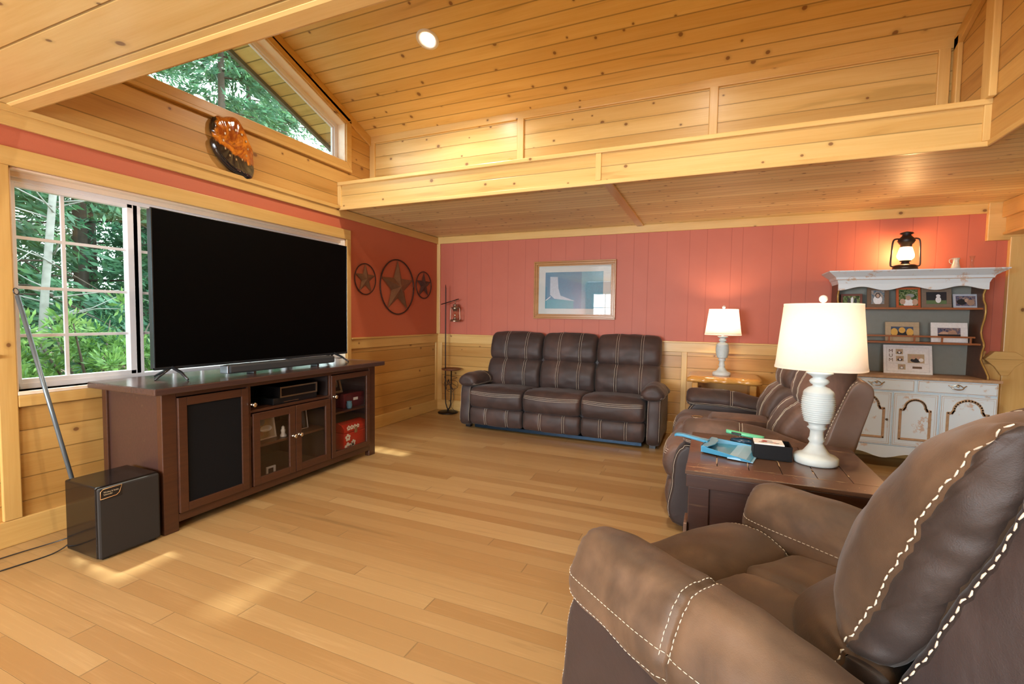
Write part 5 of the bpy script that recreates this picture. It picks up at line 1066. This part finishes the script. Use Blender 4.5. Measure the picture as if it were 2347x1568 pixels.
def shrub(x, y, rx, ry, h_, seed, label, n=5200):
    rng = np.random.default_rng(seed); t = thing('shrub', label, 'shrub', (x, y, -0.45), 0, 'shrubs outside the window')
    nb = 60; th = rng.uniform(0, 2*pi, nb); ph = np.arccos(rng.uniform(-0.1, 1, nb)); q = rng.uniform(0.55, 1.0, nb)
    cc = np.stack([rx*q*np.sin(ph)*np.cos(th), ry*q*np.sin(ph)*np.sin(th), h_*(0.10+0.82*q*np.cos(ph))], 1)
    i = rng.integers(0, nb, n); d = rng.normal(size=(n, 3)); d /= np.linalg.norm(d, axis=1, keepdims=True); Cn = cc[i]+d*rng.uniform(0.04, 0.26, (n, 1)); Cn[:, 2] = np.maximum(Cn[:, 2], 0.03)
    leaves('foliage', Cn, d+np.array([0, 0, 0.25]), 0.12, 0.34, M_lf, t, rng, 1.0)
    b = MB().mat(M_bark2, True)
    for k in range(6): a = k*pi/3+seed; b.tube([(0.05*cos(a), 0.05*sin(a), 0), (rx*.3*cos(a), ry*.3*sin(a), h_*.4), (rx*.6*cos(a), ry*.6*sin(a), h_*.75)], [0.03, 0.02, 0.008], 6)
    b.obj('stem', t); return t
def conifer(x, y, H_, R_, seed, label, n=9000, bark=None, z0=0.9, lean=0.0):
    rng = np.random.default_rng(seed); t = thing('conifer_tree', label, 'tree', (x, y, -0.45), 0, 'trees beyond the shrubs')
    b = MB().mat(bark or M_bark2, True); b.tube([(0, 0, 0), (lean*0.3, 0, H_*0.3), (lean*0.6, 0, H_*0.6), (lean, 0, H_*0.97)], [H_*0.011, H_*0.009, H_*0.006, 0.01], 10)
    nb = int(H_*11); zz = rng.uniform(z0, H_*0.98, nb); th = rng.uniform(0, 2*pi, nb); ln = R_*(1-zz/H_)**0.7*rng.uniform(0.7, 1.1, nb)+0.2
    for k in range(0, nb, 2): b.tube([(lean*zz[k]/H_, 0, zz[k]), (lean*zz[k]/H_+ln[k]*0.55*cos(th[k]), ln[k]*0.55*sin(th[k]), zz[k]+0.02*ln[k]), (lean*zz[k]/H_+ln[k]*cos(th[k]), ln[k]*sin(th[k]), zz[k]-0.28*ln[k])], [0.028, 0.016, 0.006], 5)
    b.obj('trunk', t)
    i = rng.integers(0, nb, n); s_ = rng.uniform(0.15, 1.0, n)**0.75; r = ln[i]*s_
    P_ = np.stack([lean*zz[i]/H_+r*np.cos(th[i]), r*np.sin(th[i]), zz[i]-0.28*ln[i]*s_**2], 1)
    side = np.stack([-np.sin(th[i]), np.cos(th[i]), np.zeros(n)], 1)*rng.normal(0, 0.16, (n, 1))*(1.2-s_[:, None]*0.5)*np.minimum(1.5, ln[i])[:, None]
    P_ += side; P_[:, 2] -= np.abs(rng.normal(0, 0.12, n)); D_ = np.stack([np.cos(th[i]), np.sin(th[i]), -0.5+0*r], 1)+rng.normal(0, 0.45, (n, 3))
    leaves('foliage', P_, D_, 0.23, 0.27, M_nd, t, rng, 0.4); return t
for k, (x, y, rx, ry, h_, lab) in enumerate(((-4.2, -6.3, 1.1, 1.2, 1.75, 'leafy green shrub outside, seen at the far left pane of the window'),
        (-4.4, -4.9, 1.0, 1.1, 2.0, 'leafy green shrub outside, behind the leaning pole'), (-4.3, -3.4, 1.0, 1.1, 2.15, 'leafy green shrub outside, seen beside the left edge of the television'),
        (-4.6, -1.9, 1.0, 1.2, 2.2, 'leafy green shrub outside, hidden mostly by the television'), (-4.4, -0.2, 1.0, 1.2, 2.0, 'leafy green shrub outside, behind the right end of the television'))):
    shrub(x, y, rx, ry, h_, 11+k, lab)
TR = ((-7.5, -7.5, 11, 2.6, 'dark conifer standing farthest left outside the window', None), (-8.6, -5.0, 13, 2.8, 'tall conifer outside behind the shrubs, left of the window middle', None),
      (-7.8, -2.4, 12, 2.6, 'conifer outside whose crown fills the pane left of the television', None), (-9.5, 0.2, 14, 3.0, 'conifer seen through the lower part of the gable window', None),
      (-8.4, 2.8, 13, 2.8, 'tall conifer seen through the right part of the gable window', None), (-11.0, 5.6, 14, 3.0, 'farthest conifer outside beyond the room corner', None),
      (-12.5, -3.5, 16, 3.2, 'very tall conifer behind the others, seen in the gable window', None), (-13.0, 2.0, 17, 3.2, 'very tall conifer at the back, right side of the gable window', None),
      (-16.5, -8.5, 19, 4.0, 'distant tall conifer at the far left of the window view', None), (-17.0, -1.0, 20, 4.2, 'distant tall conifer in the centre of the gable view', None), (-17.5, 6.0, 20, 4.2, 'distant tall conifer towards the right of the gable view', None), (-15.0, 10.5, 19, 4.0, 'distant conifer beyond the corner of the house', None))
for k, (x, y, H_, R_, lab, bk__) in enumerate(TR): conifer(x, y, H_, R_, 40+k, lab, 24000)
bt = thing('birch_tree', 'slim pale grey leaning trunk outside, seen in the upper left window panes', 'tree', (-5.2, -2.32, -0.45))
MB().mat(plain('pale_bark', (0.26, 0.27, 0.25), 0.7, var=0.4, scale=10), True).tube([(0, 0, 0), (0.05, 0.12, 2.0), (0.1, 0.28, 4.0), (0.1, 0.6, 8.0)], [0.055, 0.048, 0.04, 0.025], 12).obj('trunk', bt)
b = MB().mat(MATS['pale_bark'], True); RG = random.Random(8)
for k in range(26):
    z = RG.uniform(1.6, 6); a = RG.uniform(0, 2*pi); l_ = RG.uniform(0.6, 1.6); b.tube([(0.08, 0.1+0.05*z, z), (0.08+l_*.5*cos(a), 0.1+.05*z+l_*.5*sin(a), z+0.15), (0.08+l_*cos(a), 0.1+.05*z+l_*sin(a), z+RG.uniform(-.3, .5))], [0.014, 0.008, 0.003], 5)
b.obj('branch', bt)
